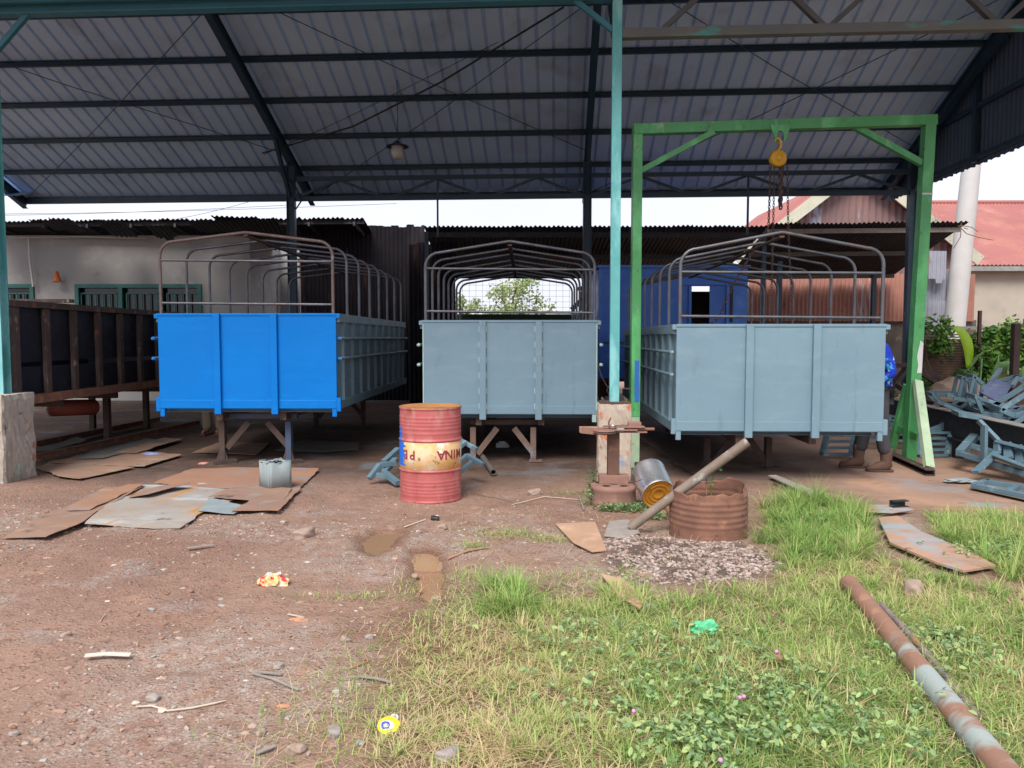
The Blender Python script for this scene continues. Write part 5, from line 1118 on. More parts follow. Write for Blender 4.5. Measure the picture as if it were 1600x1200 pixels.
# sticks and strips
def stick(pts, r, m, lab, nm='twig', flat=False, cat='twig'):
    P_ = []
    for px, py in pts: q = G(px, py); P_.append(Vector((q.x, q.y, gh(q.x, q.y)+r*1.2+.003)))
    b = MB()
    if flat:
        for a, c_ in zip(P_[:-1], P_[1:]): b.bar(a, c_, r*2, .004)
    else: b.tube(P_, [r*.7]+[r]*(len(P_)-2)+[r*.5], 7)
    return tag(b.build(nm, m), lab, cat, 'twigs and strips littering the yard')
stick([(213,1104),(238,1107),(262,1113),(300,1111),(335,1106),(353,1102)], .0045, m_twigl, 'long pale curved twig lying across the left foreground')
stick([(393,1058),(425,1068),(467,1085)], .006, m_stoneg, 'long thin grey strip crossing the shorter strip', 'metal_strip', True, 'strip')
stick([(405,1057),(440,1061)], .008, m_woodg, 'short grey strip meeting the long thin strip', 'metal_strip', True, 'strip')
stick([(133,1038),(165,1034),(204,1031)], .018, mat('printed strip', (.62,.5,.42), (.7,.66,.6), 12, .7), 'white torn strip of packaging on the left of the yard', 'paper_strip', True, 'paper')
stick([(293,862),(333,858)], .016, m_woodg, 'pale wooden offcut below the gravel strip', 'offcut', True, 'offcut')
stick([(560,1066),(590,1068),(613,1072)], .008, m_woodg, 'grey flat stick at the edge of the grass', 'wood_strip', True)
stick([(672,1062),(690,1070),(706,1077)], .007, m_woodg, 'grey flat stick under the first grass blades', 'wood_strip', True)
stick([(400,1188),(430,1176)], .010, m_woodg, 'grey flat chip at the bottom edge of the yard', 'wood_strip', True)
stick([(210,1143),(222,1155),(233,1167)], .003, m_twig, 'brown stick pointing to the bottom left of the yard')
stick([(224,1136),(255,1133)], .0025, m_twig, 'thin level brown twig below the pale curved twig')
stick([(335,1152),(362,1165)], .003, m_twig, 'thin brown twig left of the pink stone')
stick([(157,975),(165,963)], .004, m_twigl, 'short whitish stub on the left of the yard')
stick([(450,965),(475,970)], .006, m_twigl, 'short pale chip above the curled bark', 'wood_strip', True)
stick([(620,1177),(607,1196)], .003, m_twigl, 'straw coloured twig under the yellow lid')
stick([(700,872),(730,865),(765,860)], .010, m_wood, 'pale forked stick on earth behind the small grass tuft')
stick([(905,778),(912,800)], .014, m_woodg, 'short grey stub stuck in earth left of the rusty stand')
stick([(735,770),(760,776),(800,782)], .004, m_twig, 'long dark twig right of the red drum')
stick([(800,790),(850,778),(905,782)], .005, m_twigl, 'pale dry stalk lying over the broken brick')
stick([(632,823),(665,818)], .008, m_twigl, 'pale stick leaning to the black slag')
stick([(540,1010),(556,1025),(572,1045)], .004, m_twig, 'orange brown reed left of the crossing reeds')
stick([(545,1052),(575,1040),(566,1018)], .004, mat('orange reed', (.48,.27,.12), (.4,.2,.1), 8, .8), 'crossing orange reeds on wet earth')

# ------------------------------------------------------------------ stacks of steel frames on the right
RK = thing('steel_beam_rack', (5.75, 10.0, 0), 'long black steel I beam rack with light flange carrying grey frames', 'rack')
A = V(1386, 621, 12.0); Bq = V(1600, 666, 8.1); Bq = A+(Bq-A)*1.25
def on(a, b_, t, dz=0, dx=0): p = a.lerp(b_, t); return p+Vector((dx, 0, dz))
A2 = A+Vector((0, 0, -.17)); B2 = Bq+Vector((0, 0, -.17)); MB().ibeam(A2, B2, .16, .34, .012).build('beam', m_blackst, RK)
MB().bar(A+Vector((0,0,.004)), Bq+Vector((0,0,.004)), .165, .008).build('flange', m_beamtop, RK)
A3 = A2+Vector((.9, .1, 0)); B3 = B2+Vector((.9, .1, 0)); MB().ibeam(A3, B3, .16, .34, .012).build('beam', m_blackst, RK)
for t in (.12, .5, .85):
    p = A2.lerp(B2, t); MB().box((p.x, p.y, (p.z-.17)/2), (.10, .10, p.z-.17)).build('leg', m_blackst, RK)
    p = A3.lerp(B3, t); MB().box((p.x, p.y, (p.z-.17)/2), (.10, .10, p.z-.17)).build('leg', m_blackst, RK)
# frames on the rack, traced as 3D bent bars (each frame has two parallel sides joined by bars)
def bent(name, lab, pts, D, depth, w=.06, h=.05, links=(), **k):
    """pts: pixel outline at depth D; a twin outline 'depth' metres further; links = indices joined"""
    f = [V(px, py, D+dd_) for px, py, dd_ in pts]; off = Vector((depth*.35, depth, depth*.0)); bk = [p+off for p in f]; segs = [(f[i], f[i+1]) for i in range(len(f)-1)]+[(bk[i], bk[i+1]) for i in range(len(bk)-1)]+[(f[i], bk[i]) for i in links]
    return frame_thing(name, lab, segs, w*.75, h*.5, flat_up=True, **k)
bent('bracket_frame', 'leftmost grey blue frame on the black beam rack', [(1458,617,0),(1470,630,0),(1500,638,0),(1522,622,0),(1500,617,0),(1462,617,0)], 10.4, .5, links=(0,2,3))
bent('bracket_frame', 'upright angular frame, left of two standing on the rack', [(1498,620,0),(1505,590,0),(1515,596,0),(1520,640,0),(1548,645,0)], 10.1, .35, links=(1,3))
bent('bracket_frame', 'upright angular frame standing next to the blue plate', [(1514,622,0),(1522,588,0),(1536,600,0),(1530,640,0),(1540,648,0)], 9.9, .35, links=(1,3))
bent('bracket_frame', 'frame with a square notch lying under the blue plate', [(1525,620,0),(1535,645,0),(1568,650,0),(1598,640,0),(1564,632,0),(1528,622,0)], 9.4, .5, links=(0,1,3))
bent('bracket_frame', 'long V shaped frame at the right edge of the rack', [(1620,605,0),(1564,640,0),(1585,650,0),(1640,635,0)], 9.0, .4, w=.08, links=(0,1,2))
bent('bracket_frame', 'low angled frame at the near end of the rack', [(1500,648,0),(1585,662,0),(1620,640,0)], 8.9, .4, w=.07, links=(0,2))
PLt = thing('steel_plate', V(1555, 630, 10.0), 'dark blue steel plate propped up on the stacked frames', 'steel plate')
MB().plate([V(1530,612,9.8), V(1563,630,9.5), V(1582,600,10.1), V(1551,590,10.4)], -.012).build('plate', mat('deep blue plate', (.05, .085, .19), (.04, .065, .15), 3, .4), PLt)
MB().bar(V(1548,596,10.3), V(1563,577,10.6), .05, .04).build('tab', m_frame, PLt); MB().bar(V(1582,603,10.0), V(1590,590,10.2), .04, .04).build('tab', m_frame, PLt)
bent('bracket_frame', 'dark angled frame behind the blue plate on the rack', [(1560,640,0),(1575,598,0),(1600,590,0),(1630,615,0)], 10.2, .4, links=(0,1,2))
bent('bracket_frame', 'flat frame wedged under the leftmost frames on the rack', [(1475,632,0),(1530,655,0),(1575,650,0),(1545,632,0),(1490,622,0)], 9.8, .4, links=(1,2,3))
# frames on the floor in front of the rack
fv = lambda px, py, D: V(px, py, D)
frame_thing('bracket_frame', 'large frame with a triangular end plate on the floor at the right edge', [(fv(1537,716,8.2), fv(1538,664,8.2)), (fv(1529,657,8.25), fv(1559,688,8.15)), (fv(1559,688,8.15), fv(1558,706,8.1)), (fv(1558,706,8.1), fv(1524,738,7.9)), (fv(1559,690,8.15), fv(1660,716,7.4)), (fv(1553,712,8.0), fv(1660,752,7.2)), (fv(1575,694,8.1), fv(1576,717,7.9)), (fv(1592,698,8.0), fv(1594,726,7.8))], w=.035, h=.085, flat_up=True)
def ladder(name, lab, f, b_, n_, w=.07, h=.05, grp='slatted step frames'):
    """f, b_: four corners (near pair, far pair); slats between rails"""
    T = thing(name, Vector(((f[0].x+b_[1].x)/2, (f[0].y+b_[1].y)/2, min(f[0].z, f[1].z))), lab, 'step frame', group=grp)
    MB().bar(f[0], f[1], w, h).build('side_rail', m_frame, T, bevel=.003); MB().bar(b_[0], b_[1], w, h).build('side_rail', m_frame, T, bevel=.003)
    for i in range(n_):
        t = (i+.0)/(n_-1); MB().bar(f[0].lerp(f[1], t), b_[0].lerp(b_[1], t), w*.8, h*.6).build('slat', m_frame, T)
    return T
ladder('step_frame', 'slatted step frame on the floor under the right truck body', [V(1285,710,9.5), V(1292,680,9.7)], [V(1330,710,9.5), V(1336,680,9.7)], 4)
ladder('step_frame', 'slatted step frame right of the green gantry foot', [V(1436,712,9.6), V(1440,676,9.8)], [V(1480,711,9.6), V(1487,676,9.8)], 5)
ladder('long_frame', 'long ladder frame lying on the floor behind the person', [V(1340,688,10.3), V(1345,670,10.6)], [V(1500,690,10.3), V(1495,666,10.6)], 3)  # long frames made of side rails and a few slats
ladder('long_frame', 'long channel frame running to the right edge, nearer one', [V(1500,708,8.6), V(1523,682,9.1)], [V(1640,752,7.6), V(1640,712,8.4)], 3, w=.09, h=.08)
ladder('long_frame', 'long channel frame running to the right edge, farther one', [V(1545,690,8.9), V(1556,672,9.3)], [V(1660,722,8.0), V(1660,694,8.6)], 3, w=.08, h=.08)
ladder('long_frame', 'dark blue ladder frame piled under the black rack', [V(1385,668,10.8), V(1390,650,11.0)], [V(1500,676,10.2), V(1490,662,10.8)], 4, w=.06)
frame_thing('bracket_frame', 'thin bent bracket on the pile under the rack', [(V(1450,675,10), V(1470,668,10)), (V(1470,668,10), V(1482,660,10)), (V(1482,688,9.8), V(1500,664,9.9)), (V(1500,664,9.9), V(1508,672,9.8))], w=.06, h=.08)
# panel frame lying on the slab at lower right and a crumpled foil
T = thing('panel_frame', G(1575, 765, .04), 'flat grey blue door frame lying on the slab at the right edge', 'panel frame')
for a_, b__ in (((1522,758),(1640,782)), ((1540,752),(1650,768)), ((1522,758),(1545,751)), ((1575,768),(1590,760))):
    q0 = G(*a_, .07); q1 = G(*b__, .07); MB().bar(q0, q1, .06, .04).build('bar', m_frame, T, bevel=.003)
MB().plate([G(1515,762,.045), G(1650,792,.045), G(1660,775,.045), G(1540,752,.045)], .004).build('back_sheet', m_sh4, T)
crumple('foil', 'crumpled grey foil on the slab left of the flat frame', G(1500, 752, .04), (.16, .07, .03), m_galv, seed=31, cat='foil').location.z = .045
# dark scrap: struts behind the gantry foot
frame_thing('scrap_frame', 'dark rusty scrap struts crossing behind the gantry leg', [(V(1386,612,12.3), V(1420,572,12.5)), (V(1380,572,12.5), V(1422,570,12.5)), (V(1438,582,12.2), V(1475,606,12.2)), (V(1440,578,12.4), V(1468,592,12.4)), (V(1395,598,12.4), V(1418,612,12.2)), (V(1440,622,12.3), V(1458,630,12.2)), (V(1450,632,12.0), V(1474,600,12.2))], w=.09, h=.07, grp=None, cat='scrap frame', m=m_rustd)
p = V(1495, 600, 11.5); crumple('sand_bag', 'pale sack lying behind the stacked frames', p, (.42, .3, .30), mat('pale sack', (.45, .33, .24), (.36, .25, .18), 5, .9), seed=41, jag=.1, cat='sack').location.z = .62

# ------------------------------------------------------------------ people
def skin_mesh(name, nodes, edges, m, par, sub=2, root=0):
    me = bpy.data.meshes.new(name); bm = bmesh.new(); lay = bm.verts.layers.skin.verify(); vs = [bm.verts.new(n_[0]) for n_ in nodes]
    for a, b__ in edges: bm.edges.new((vs[a], vs[b__]))
    for i, v in enumerate(vs):
        r_ = nodes[i][1]; v[lay].radius = r_ if isinstance(r_, tuple) else (r_, r_); v[lay].use_root = (i == root)
    bm.to_mesh(me); bm.free(); me.materials.append(m); o = bpy.data.objects.new(name, me); col.objects.link(o); o.parent = par
    s = o.modifiers.new('skin', 'SKIN'); s.use_smooth_shade = True; s.branch_smoothing = .6; sb = o.modifiers.new('sub', 'SUBSURF'); sb.levels = sub; sb.render_levels = sub; return o
def person(lab, loc, rz, J, mats, boots=True):
    """J: joints in local frame, person faces +Y locally"""
    T = thing('person', loc, lab, 'person', rz=rz)
    nm = ['pelvis','waist','chest','neck0','neck1','head','crown']; 
    base = [(J['pelvis'], (.125,.10)), (J['waist'], (.12,.09)), (J['chest'], (.15,.105)), (J['neck0'], .055), (J['neck1'], .052), (J['head'], (.075,.092)), (J['crown'], (.055,.065))]
    E = [(0,1),(1,2),(2,3),(3,4),(4,5),(5,6)]
    nodes = list(base)
    for s in 'LR':
        k = len(nodes); nodes += [(J['sh'+s], .055), (J['el'+s], .040), (J['wr'+s], .026), (J['pa'+s], (.038,.018))]; E += [(2,k),(k,k+1),(k+1,k+2),(k+2,k+3)]
        hd = Vector(J['pa'+s])-Vector(J['wr'+s]); hd.normalize(); sd_ = hd.cross(Vector((0, 0, 1))); sd_ = sd_.normalized() if sd_.length > .1 else Vector((0, 1, 0))
        for q, (off, ln) in enumerate(((-.03,.07),(-.010,.078),(.010,.074),(.03,.06))):
            k2 = len(nodes); b0 = Vector(J['pa'+s])+hd*.03+sd_*off; nodes += [(b0, .0095), (b0+hd*ln*.55, .0088), (b0+hd*ln*.8+Vector((0,0,-.02)), .007)]; E += [(k+3,k2),(k2,k2+1),(k2+1,k2+2)]
        k2 = len(nodes); b0 = Vector(J['wr'+s])+hd*.03-sd_*.035; nodes += [(b0, .011), (b0+hd*.04-sd_*.02, .009)]; E += [(k+2,k2),(k2,k2+1)]
        k = len(nodes); nodes += [(J['hi'+s], .085), (J['kn'+s], .058), (J['an'+s], .04), (J['to'+s], (.042,.03))]; E += [(0,k),(k,k+1),(k+1,k+2),(k+2,k+3)]
    body = skin_mesh('body', nodes, E, m_skin, T)
    f = lambda a, z: (a, z)
    H_ = Vector(J['head']); Hm = Matrix.Translation(H_)
    b = MB(); b.lathe([(.098, -.03), (.102, .03), (.085, .085), (.04, .118), (.001, .125)], 20, Hm @ Matrix.Translation((0, -.012, .01))); b.build('hair', m_hair, T, local=True)
    b = MB(); b.plate([(H_.x-.012, H_.y+.098, H_.z-.025), (H_.x+.012, H_.y+.098, H_.z-.025), (H_.x, H_.y+.10, H_.z+.02)], .018); b.build('nose', m_skin, T, local=True, bevel=.004)
    for s in (-1, 1):
        MB().lathe([(.001,-.011),(.009,-.007),(.012,0),(.009,.007),(.001,.011)], 10, Matrix.Translation((H_.x+s*.032, H_.y+.085, H_.z+.02))).build('eye', m_hair, T, local=True)
        MB().lathe([(.001,-.03),(.012,-.02),(.016,0),(.012,.02),(.001,.03)], 10, Matrix.Translation((H_.x+s*.088, H_.y-.005, H_.z))).build('ear', m_skin, T, local=True)
    MB().box((H_.x, H_.y+.088, H_.z-.048), (.045, .012, .008)).build('mouth', mat('lip', (.2,.07,.05)), T, local=True, bevel=.003)
    # shirt
    n2 = [(J['hem'], (.155,.13)), (J['waist'], (.145,.115)), (J['chest'], (.175,.13)), (J['neck0'], .085)]; E2 = [(0,1),(1,2),(2,3)]
    for s in 'LR':
        k = len(n2); el = Vector(J['el'+s]); wr = Vector(J['wr'+s]); n2 += [(J['sh'+s], .078), (el, .062), (el.lerp(wr, mats.get('sleeve', .8)), .05)]; E2 += [(2,k),(k,k+1),(k+1,k+2)]
    skin_mesh('shirt', n2, E2, mats['shirt'], T)
    n3 = [(J['pelvis'], (.145,.12))]; E3 = []
    for s in 'LR':
        k = len(n3); kn = Vector(J['kn'+s]); an = Vector(J['an'+s]); n3 += [(J['hi'+s], .105), (kn, .083), (kn.lerp(an, .5), .080), (an+Vector((0,0,mats.get('cuff', .12))), .078)]; E3 += [(0,k),(k,k+1),(k+1,k+2),(k+2,k+3)]
    skin_mesh('trousers', n3, E3, mats['pants'], T)
    for s in 'LR':
        an = Vector(J['an'+s]); to = Vector(J['to'+s]); d = (to-an); d.z = 0; d.normalize(); g0 = Vector((an.x, an.y, 0))
        if boots:
            lat = Vector((-d.y, d.x, 0)); rings = []; U = Vector((0, 0, 1)); nr_ = 16
            for f_, z_, tl_, ra, rb in ((0,.315,0,.066,.074),(0,.29,0,.072,.080),(-.005,.25,0,.066,.074),(0,.20,5,.068,.073),(0,.15,10,.062,.068),(-.005,.105,22,.062,.078),(.02,.082,42,.060,.080),(.07,.075,66,.056,.066),(.12,.062,80,.055,.052),(.175,.052,88,.054,.044),(.22,.045,92,.045,.036),(.245,.04,95,.02,.018)):
                ct, st_ = math.cos(R(tl_)), math.sin(R(tl_)); ax_ = d*ct-U*st_*-1.0 if False else (d*ct+U*st_)
                c_ = g0+d*f_+U*z_; rg = []
                for q in range(nr_):
                    a_ = 2*math.pi*q/nr_; wr_ = 1+.035*math.sin(a_*3+z_*60); p_ = c_+lat*ra*math.cos(a_)*wr_+ax_*rb*math.sin(a_)*wr_; p_.z = max(p_.z, .016); rg.append(p_)
                rings.append([g0+(p-g0)*.88 for p in rg])
            b = MB(); b.add([p for rg in rings for p in rg], [(i*nr_+q, i*nr_+(q+1) % nr_, (i+1)*nr_+(q+1) % nr_, (i+1)*nr_+q) for i in range(len(rings)-1) for q in range(nr_)]+[tuple((len(rings)-1)*nr_+q for q in range(nr_))], True); bt_ = b.build('boot', m_boot, T, local=True, solid=.003)
            out_ = [(-.082,.0),(-.075,.035),(-.03,.046),(.05,.045),(.12,.054),(.17,.050),(.205,.034),(.222,.0)]; pl_ = [g0+d*a_+lat*w_ for a_, w_ in out_]+[g0+d*a_-lat*w_ for a_, w_ in reversed(out_[1:-1])]
            MB().prism([(p.x, p.y) for p in reversed(pl_)], .0, .026).build('sole', m_black if False else mats.get('sole', m_boot), bt_, local=True, bevel=.005)
        else:
            b = MB(); b.bar(g0-d*.08+Vector((0,0,.012)), g0+d*.18+Vector((0,0,.012)), .09, .024); b.bar(g0+d*.06+d.cross(Vector((0,0,1)))*.05+Vector((0,0,.05)), g0+d*.06-d.cross(Vector((0,0,1)))*.05+Vector((0,0,.05)), .05, .02); b.build('sandal', mats.get('sole', m_boot), T, local=True, bevel=.006)
    return T
Vv = Vector
# right worker: faces left (-X world) so local +Y -> rotate +90 deg
bl = G(1346, 735, SLAB_Z); br = G(1378, 742, SLAB_Z)
cx0, cy0 = (bl.x+br.x)/2, (bl.y+br.y)/2+.02
J1 = dict(pelvis=Vv((-.02,-.05,.93)), hem=Vv((-.02,-.05,.80)), waist=Vv((-.02,-.06,1.08)), chest=Vv((-.01,-.01,1.36)), neck0=Vv((0,.08,1.43)), neck1=Vv((0,.13,1.47)), head=Vv((0,.20,1.51)), crown=Vv((0,.22,1.60)),
          shL=Vv((-.19,-.01,1.41)), elL=Vv((-.24,-.10,1.10)), wrL=Vv((-.20,.14,.98)), paL=Vv((-.18,.22,1.0)),
          shR=Vv((.19,.03,1.38)), elR=Vv((.24,.20,1.16)), wrR=Vv((.16,.40,1.22)), paR=Vv((.14,.48,1.25)),
          hiL=Vv((-.10,-.02,.88)), knL=Vv((-.12,-.04,.50)), anL=Vv((-.12,-.10,.09)), toL=Vv((-.12,.10,.04)),
          hiR=Vv((.09,-.02,.88)), knR=Vv((.10,.07,.50)), anR=Vv((.12,.12,.09)), toR=Vv((.12,.32,.04)))
person('person in blue patterned shirt, grey jeans and brown boots working behind the right truck body', (br.x+.05, cy0+.16, SLAB_Z), R(83), J1, dict(shirt=m_shirt, pants=m_jean, sleeve=.95, cuff=.09, sole=m_rustd))
c = G(334, 679)
J2 = dict(J1); J2.update(anL=Vv((-.10,-.02,.09)), toL=Vv((-.11,.15,.04)), anR=Vv((.10,.0,.09)), toR=Vv((.11,.17,.04)), knL=Vv((-.10,.0,.5)), knR=Vv((.10,.02,.5)), elR=Vv((.24,.05,1.10)), wrR=Vv((.22,.18,.90)), paR=Vv((.22,.24,.84)), shL=Vv((-.19,.0,1.37)), elL=Vv((-.24,.02,1.1)))
person('person in khaki trousers and sandals standing behind the bright blue truck body', (c.x, c.y, 0), R(178), J2, dict(shirt=mat('olive shirt', (.12, .12, .09)), pants=m_khaki, sleeve=.2, cuff=-.03, sole=mat('brown sandal', (.16, .05, .035))), boots=False)

# ------------------------------------------------------------------ surroundings behind the shed
def wallbox(b, x0, x1, y, z0, z1, th=.15): return b.box(((x0+x1)/2, y+th/2, (z0+z1)/2), (x1-x0, th, z1-z0))
def vx(px, D): return (px-800)/1200*D
def vz(py, D): return V(800, py, D).z
# left plastered building
D = 18.6; LBx1 = vx(384, D)
LB = thing('plastered_house', (-9, D, 0), 'low grey plastered house with green barred windows and sooty shaded tin roof', 'house')
W1 = (vx(122, D), vx(318, D), vz(498, D)-.5, vz(444, D)); W0 = (vx(-30, D), vx(58, D), W1[2], W1[3])
b = MB(); zt_ = vz(368, D)
for x0, x1, z0_, z1_ in ((-16, W0[0], 0, zt_), (W0[0], W0[1], 0, W0[2]), (W0[0], W0[1], W0[3], zt_), (W0[1], W1[0], 0, zt_), (W1[0], W1[1], 0, W1[2]), (W1[0], W1[1], W1[3], zt_), (W1[1], LBx1, 0, zt_)): wallbox(b, x0, x1, D, z0_, z1_)
b.box((LBx1+.075, D+2.5, zt_/2), (.15, 5, zt_)); wall_ = b.build('wall', m_wallg, LB)
for wi, W_ in enumerate((W0, W1)):
    b = MB(); fw = .09; xs_ = [W_[0], W_[0]+(W_[1]-W_[0])*.36, W_[0]+(W_[1]-W_[0])*.68, W_[1]] if wi else [W_[0], W_[1]]
    b.box(((W_[0]+W_[1])/2, D-.01, W_[3]-fw/2), (W_[1]-W_[0], .08, fw)); b.box(((W_[0]+W_[1])/2, D-.01, W_[2]+fw/2), (W_[1]-W_[0], .08, fw))
    for x in xs_: b.box((min(max(x, W_[0]+fw/2), W_[1]-fw/2), D-.012, (W_[2]+W_[3])/2), (fw, .084, W_[3]-W_[2]-2*fw))
    fr = b.build('window', m_winf, LB)
    MB().box(((W_[0]+W_[1])/2, D+.10, (W_[2]+W_[3])/2), (W_[1]-W_[0], .01, W_[3]-W_[2])).build('pane', m_glass, fr)
    b = MB()
    for i in range(len(xs_)-1):
        a_, c_ = xs_[i]+.12, xs_[i+1]-.12; k_ = max(3, int((c_-a_)/.16))
        b.box(((a_+c_)/2, D+.02, W_[3]-.22), (c_-a_, .02, .03)); b.box(((a_+c_)/2, D+.02, W_[3]-.72), (c_-a_, .02, .03))
        for q in range(k_+1): b.box((a_+(c_-a_)*q/k_, D+.02, W_[3]-.47), (.03, .02, .5))
    b.build('grille', m_winf, fr)
b = MB(); b.corr(S(-14.5, 9.55, 4.24), XP, Vector((0, 1, -.16)), 9.55, 2.6, .02, .11, 'sine', nl=2, rag0=.07, sag=.035)
rf = b.build('roof', m_oldroof, LB)
for dy, dz in ((.15, -.07), (1.1, -.22)): MB().bar(S(-14.5, 9.55+dy, 4.24+dz), S(-5.0, 9.55+dy, 4.24+dz), .05, .09).build('batten', m_oldroof, rf)
for k_ in range(9): MB().bar(S(-13.6+k_*1.05, 9.6, 4.12), S(-13.6+k_*1.05, 11.2, 3.88), .05, .09).build('rafter', m_oldroof, rf)
MB().tube([V(14, 372, 18.4), V(130, 370, 18.4), V(230, 373, 18.4)], .018, 6).build('conduit', m_wallb, LB); MB().tube([V(45, 373, 18.45), V(47, 410, 18.45), V(52, 448, 18.45)], .026, 6).build('conduit', m_pole, LB)
# broken flaps of tin on the roof
for px0, px1, yA, tilt in ((225, 262, 352, .12), (290, 385, 343, .2), (372, 432, 341, .1), (330, 400, 338, .3), (60, 110, 342, .15), (150, 190, 345, .1)):
    p = V(px0, yA, 17.35); MB().corr(p, Vector((1, 0, -.02)), Vector((0, .6, -.25+tilt*.5)), vx(px1, 17.35)-vx(px0, 17.35), .7, .02, .11, 'sine', nl=1, rag=.12, rag0=.05).build('loose_tin', m_oldroof, rf)
cn = V(89, 432, 18.4); OC = thing('traffic_cone', (cn.x, cn.y-.05, cn.z-.14), 'small orange cone hung on the grey plastered wall', 'cone')
b = MB(); b.lathe([(.105, 0), (.09, .02), (.03, .24), (.001, .25)], 16, Matrix.Translation((cn.x, cn.y, cn.z-.12))); b.build('cone_body', m_orange, OC)
MB().box((cn.x, cn.y, cn.z-.125), (.20, .14, .02)).build('cone_foot', m_orange, OC)

# recess wall and dark tin fence behind blue body
x0 = vx(384, 21); tag(wallbox(MB(), vx(384, 21)-.2, vx(470, 21), 21, 0, 4.2).build('back_wall', m_wallg), 'grey wall in the shadow between the plastered house and the tin wall', 'wall')
b = MB(); b.corr(V(468, 352, 18.6)*1.0-Vector((0,0,vz(352,18.6))), Vector((1, 0, 0)), ZP, vx(662, 18.6)-vx(468, 18.6), vz(353, 18.6), .02, .1, 'sine', nl=2, rag=.04)
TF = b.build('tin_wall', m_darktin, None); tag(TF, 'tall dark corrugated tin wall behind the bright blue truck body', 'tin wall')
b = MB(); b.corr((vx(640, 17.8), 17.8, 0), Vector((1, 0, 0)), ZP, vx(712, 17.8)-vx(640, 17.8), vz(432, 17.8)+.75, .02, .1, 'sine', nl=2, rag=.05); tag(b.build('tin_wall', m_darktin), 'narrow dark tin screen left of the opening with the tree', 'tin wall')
# middle lean-to
ML = thing('lean_to', (vx(930, 18), 17.2, 0), 'dark lean to of corrugated tin over the opening behind the middle body', 'lean-to')
za, zb_ = vz(354, 16.9), vz(431, 20.8); oo = Vector((vx(664, 16.9), 16.9, za)); vd = Vector((0, 3.9, zb_-za))
MB().corr(oo, Vector((1, -.01, 0)), vd, vx(1196, 16.9)-vx(664, 16.9), vd.length, .02, .1, 'sine', nl=3, rag0=.03, rag=.05, sag=.02).build('roof', m_oldroof, ML)
for t_, m_ in ((.07, m_woodg), (.5, m_oldroof), (.93, m_oldroof)):
    p = oo+vd*t_; MB().bar(p+Vector((0, 0, -.09)), p+Vector((vx(1196,16.9)-vx(664,16.9), 0, -.09)), .05, .11).build('batten', m_oldroof, ML)
for px in (668, 915, 1190): MB().box((vx(px, 17), 17, za/2-.05), (.09, .09, za-.1)).build('post', m_dark, ML)
for px in (668, 1190): MB().box((vx(px, 17)*20.6/17, 20.6, zb_/2-.05), (.09, .09, zb_-.1)).build('post', m_dark, ML)
# low green wall in the opening, side blocks
tag(MB().box(((vx(640,20.9)+vx(960,20.9))/2, 20.9, vz(491, 20.9)/2), (vx(960,20.9)-vx(640,20.9), .15, vz(491, 20.9))).build('low_wall', mat('dark green wall', (.02, .07, .035), (.015, .05, .03), 3, .7)), 'low dark green wall closing the opening under the tree', 'wall')
b = MB(); b.box((vx(925,20), 20, vz(452,20)-.3), (.6, .5, .5)); b.box((vx(930,20), 20, vz(452,20)+.02), (.9, .6, .08)); b.bar(V(893,484,19.6), V(916,462,19.6), .10, .12); b.bar(V(905,492,19.6), V(930,478,19.6), .08, .08); b.box((vx(930,20), 20.05, .95), (.7, .5, 1.9))
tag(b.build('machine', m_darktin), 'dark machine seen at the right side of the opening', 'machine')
# blue cabin
D = 14.6; BC = thing('blue_cabin', (vx(1050, D), D, 0), 'large deep blue metal cabin behind the right truck body', 'cabin')
xa, xb = vx(936, D), vx(1166, D); zt_ = vz(419, D); wx0, wx1 = vx(1078, D), vx(1133, D); wz0, wz1 = vz(512, D), vz(447, D)
b = MB()
for a_, c_, z0_, z1_ in ((xa, wx0, .75, zt_), (wx0, wx1, .75, wz0), (wx0, wx1, wz1, zt_), (wx1, xb, .75, zt_)): wallbox(b, a_, c_, D, z0_, z1_, .05)
cw = b.build('front_wall', m_bluec, BC)
MB().box((xa+.025, D+1.2, (.75+zt_)/2), (.05, 2.3, zt_-.75)).build('side_wall', m_bluec, BC); MB().box((xb-.025, D+1.2, (.75+zt_)/2), (.05, 2.3, zt_-.75)).build('side_wall', m_bluec, BC)
MB().box(((xa+xb)/2, D+1.2, zt_+.03), (xb-xa+.08, 2.5, .05)).build('roof', m_bluec, BC); MB().box(((xa+xb)/2, D+1.2, .72), (xb-xa, 2.4, .06)).build('floor', m_rustd, BC)
MB().box(((xa+xb)/2, D+2.33, (.75+zt_)/2-.15), (xb-xa, .04, zt_-.75-.3)).build('back_wall', m_rusttin, BC)
b = MB(); b.box(((wx0+wx1)/2+.05, D-.03, wz1+.05), (wx1-wx0+.5, .06, .06)); 
for x in (wx0-.02, wx1+.02): b.box((x, D-.02, (wz0+wz1)/2), (.05, .05, wz1-wz0))
wf = b.build('window_frame', m_bluec, BC); MB().box((wx1-.16, D+.02, (wz0+wz1)/2), (.30, .03, wz1-wz0)).build('shutter', m_bluec, wf)
MB().box((wx1+.10, D-.01, (wz0+wz1)/2+.05), (.05, .02, wz1-wz0-.1)).build('slot', m_black, BC)
for i, px in enumerate((938, 962)): MB().box((vx(px, D), D-.02, (zt_+.75)/2), (.08, .05, zt_-.8)).build('corner_rib', m_bluec, BC)
MB().box(((xa+xb)/2, D-.015, vz(535, D)), (xb-xa-.2, .03, .03)).build('seam_rail', m_dark, BC)
for x in (xa+.3, xb-.3): 
    for y in (D+.2, D+2.1): MB().box((x, y, .35), (.12, .12, .7)).build('leg', m_rustd, BC)
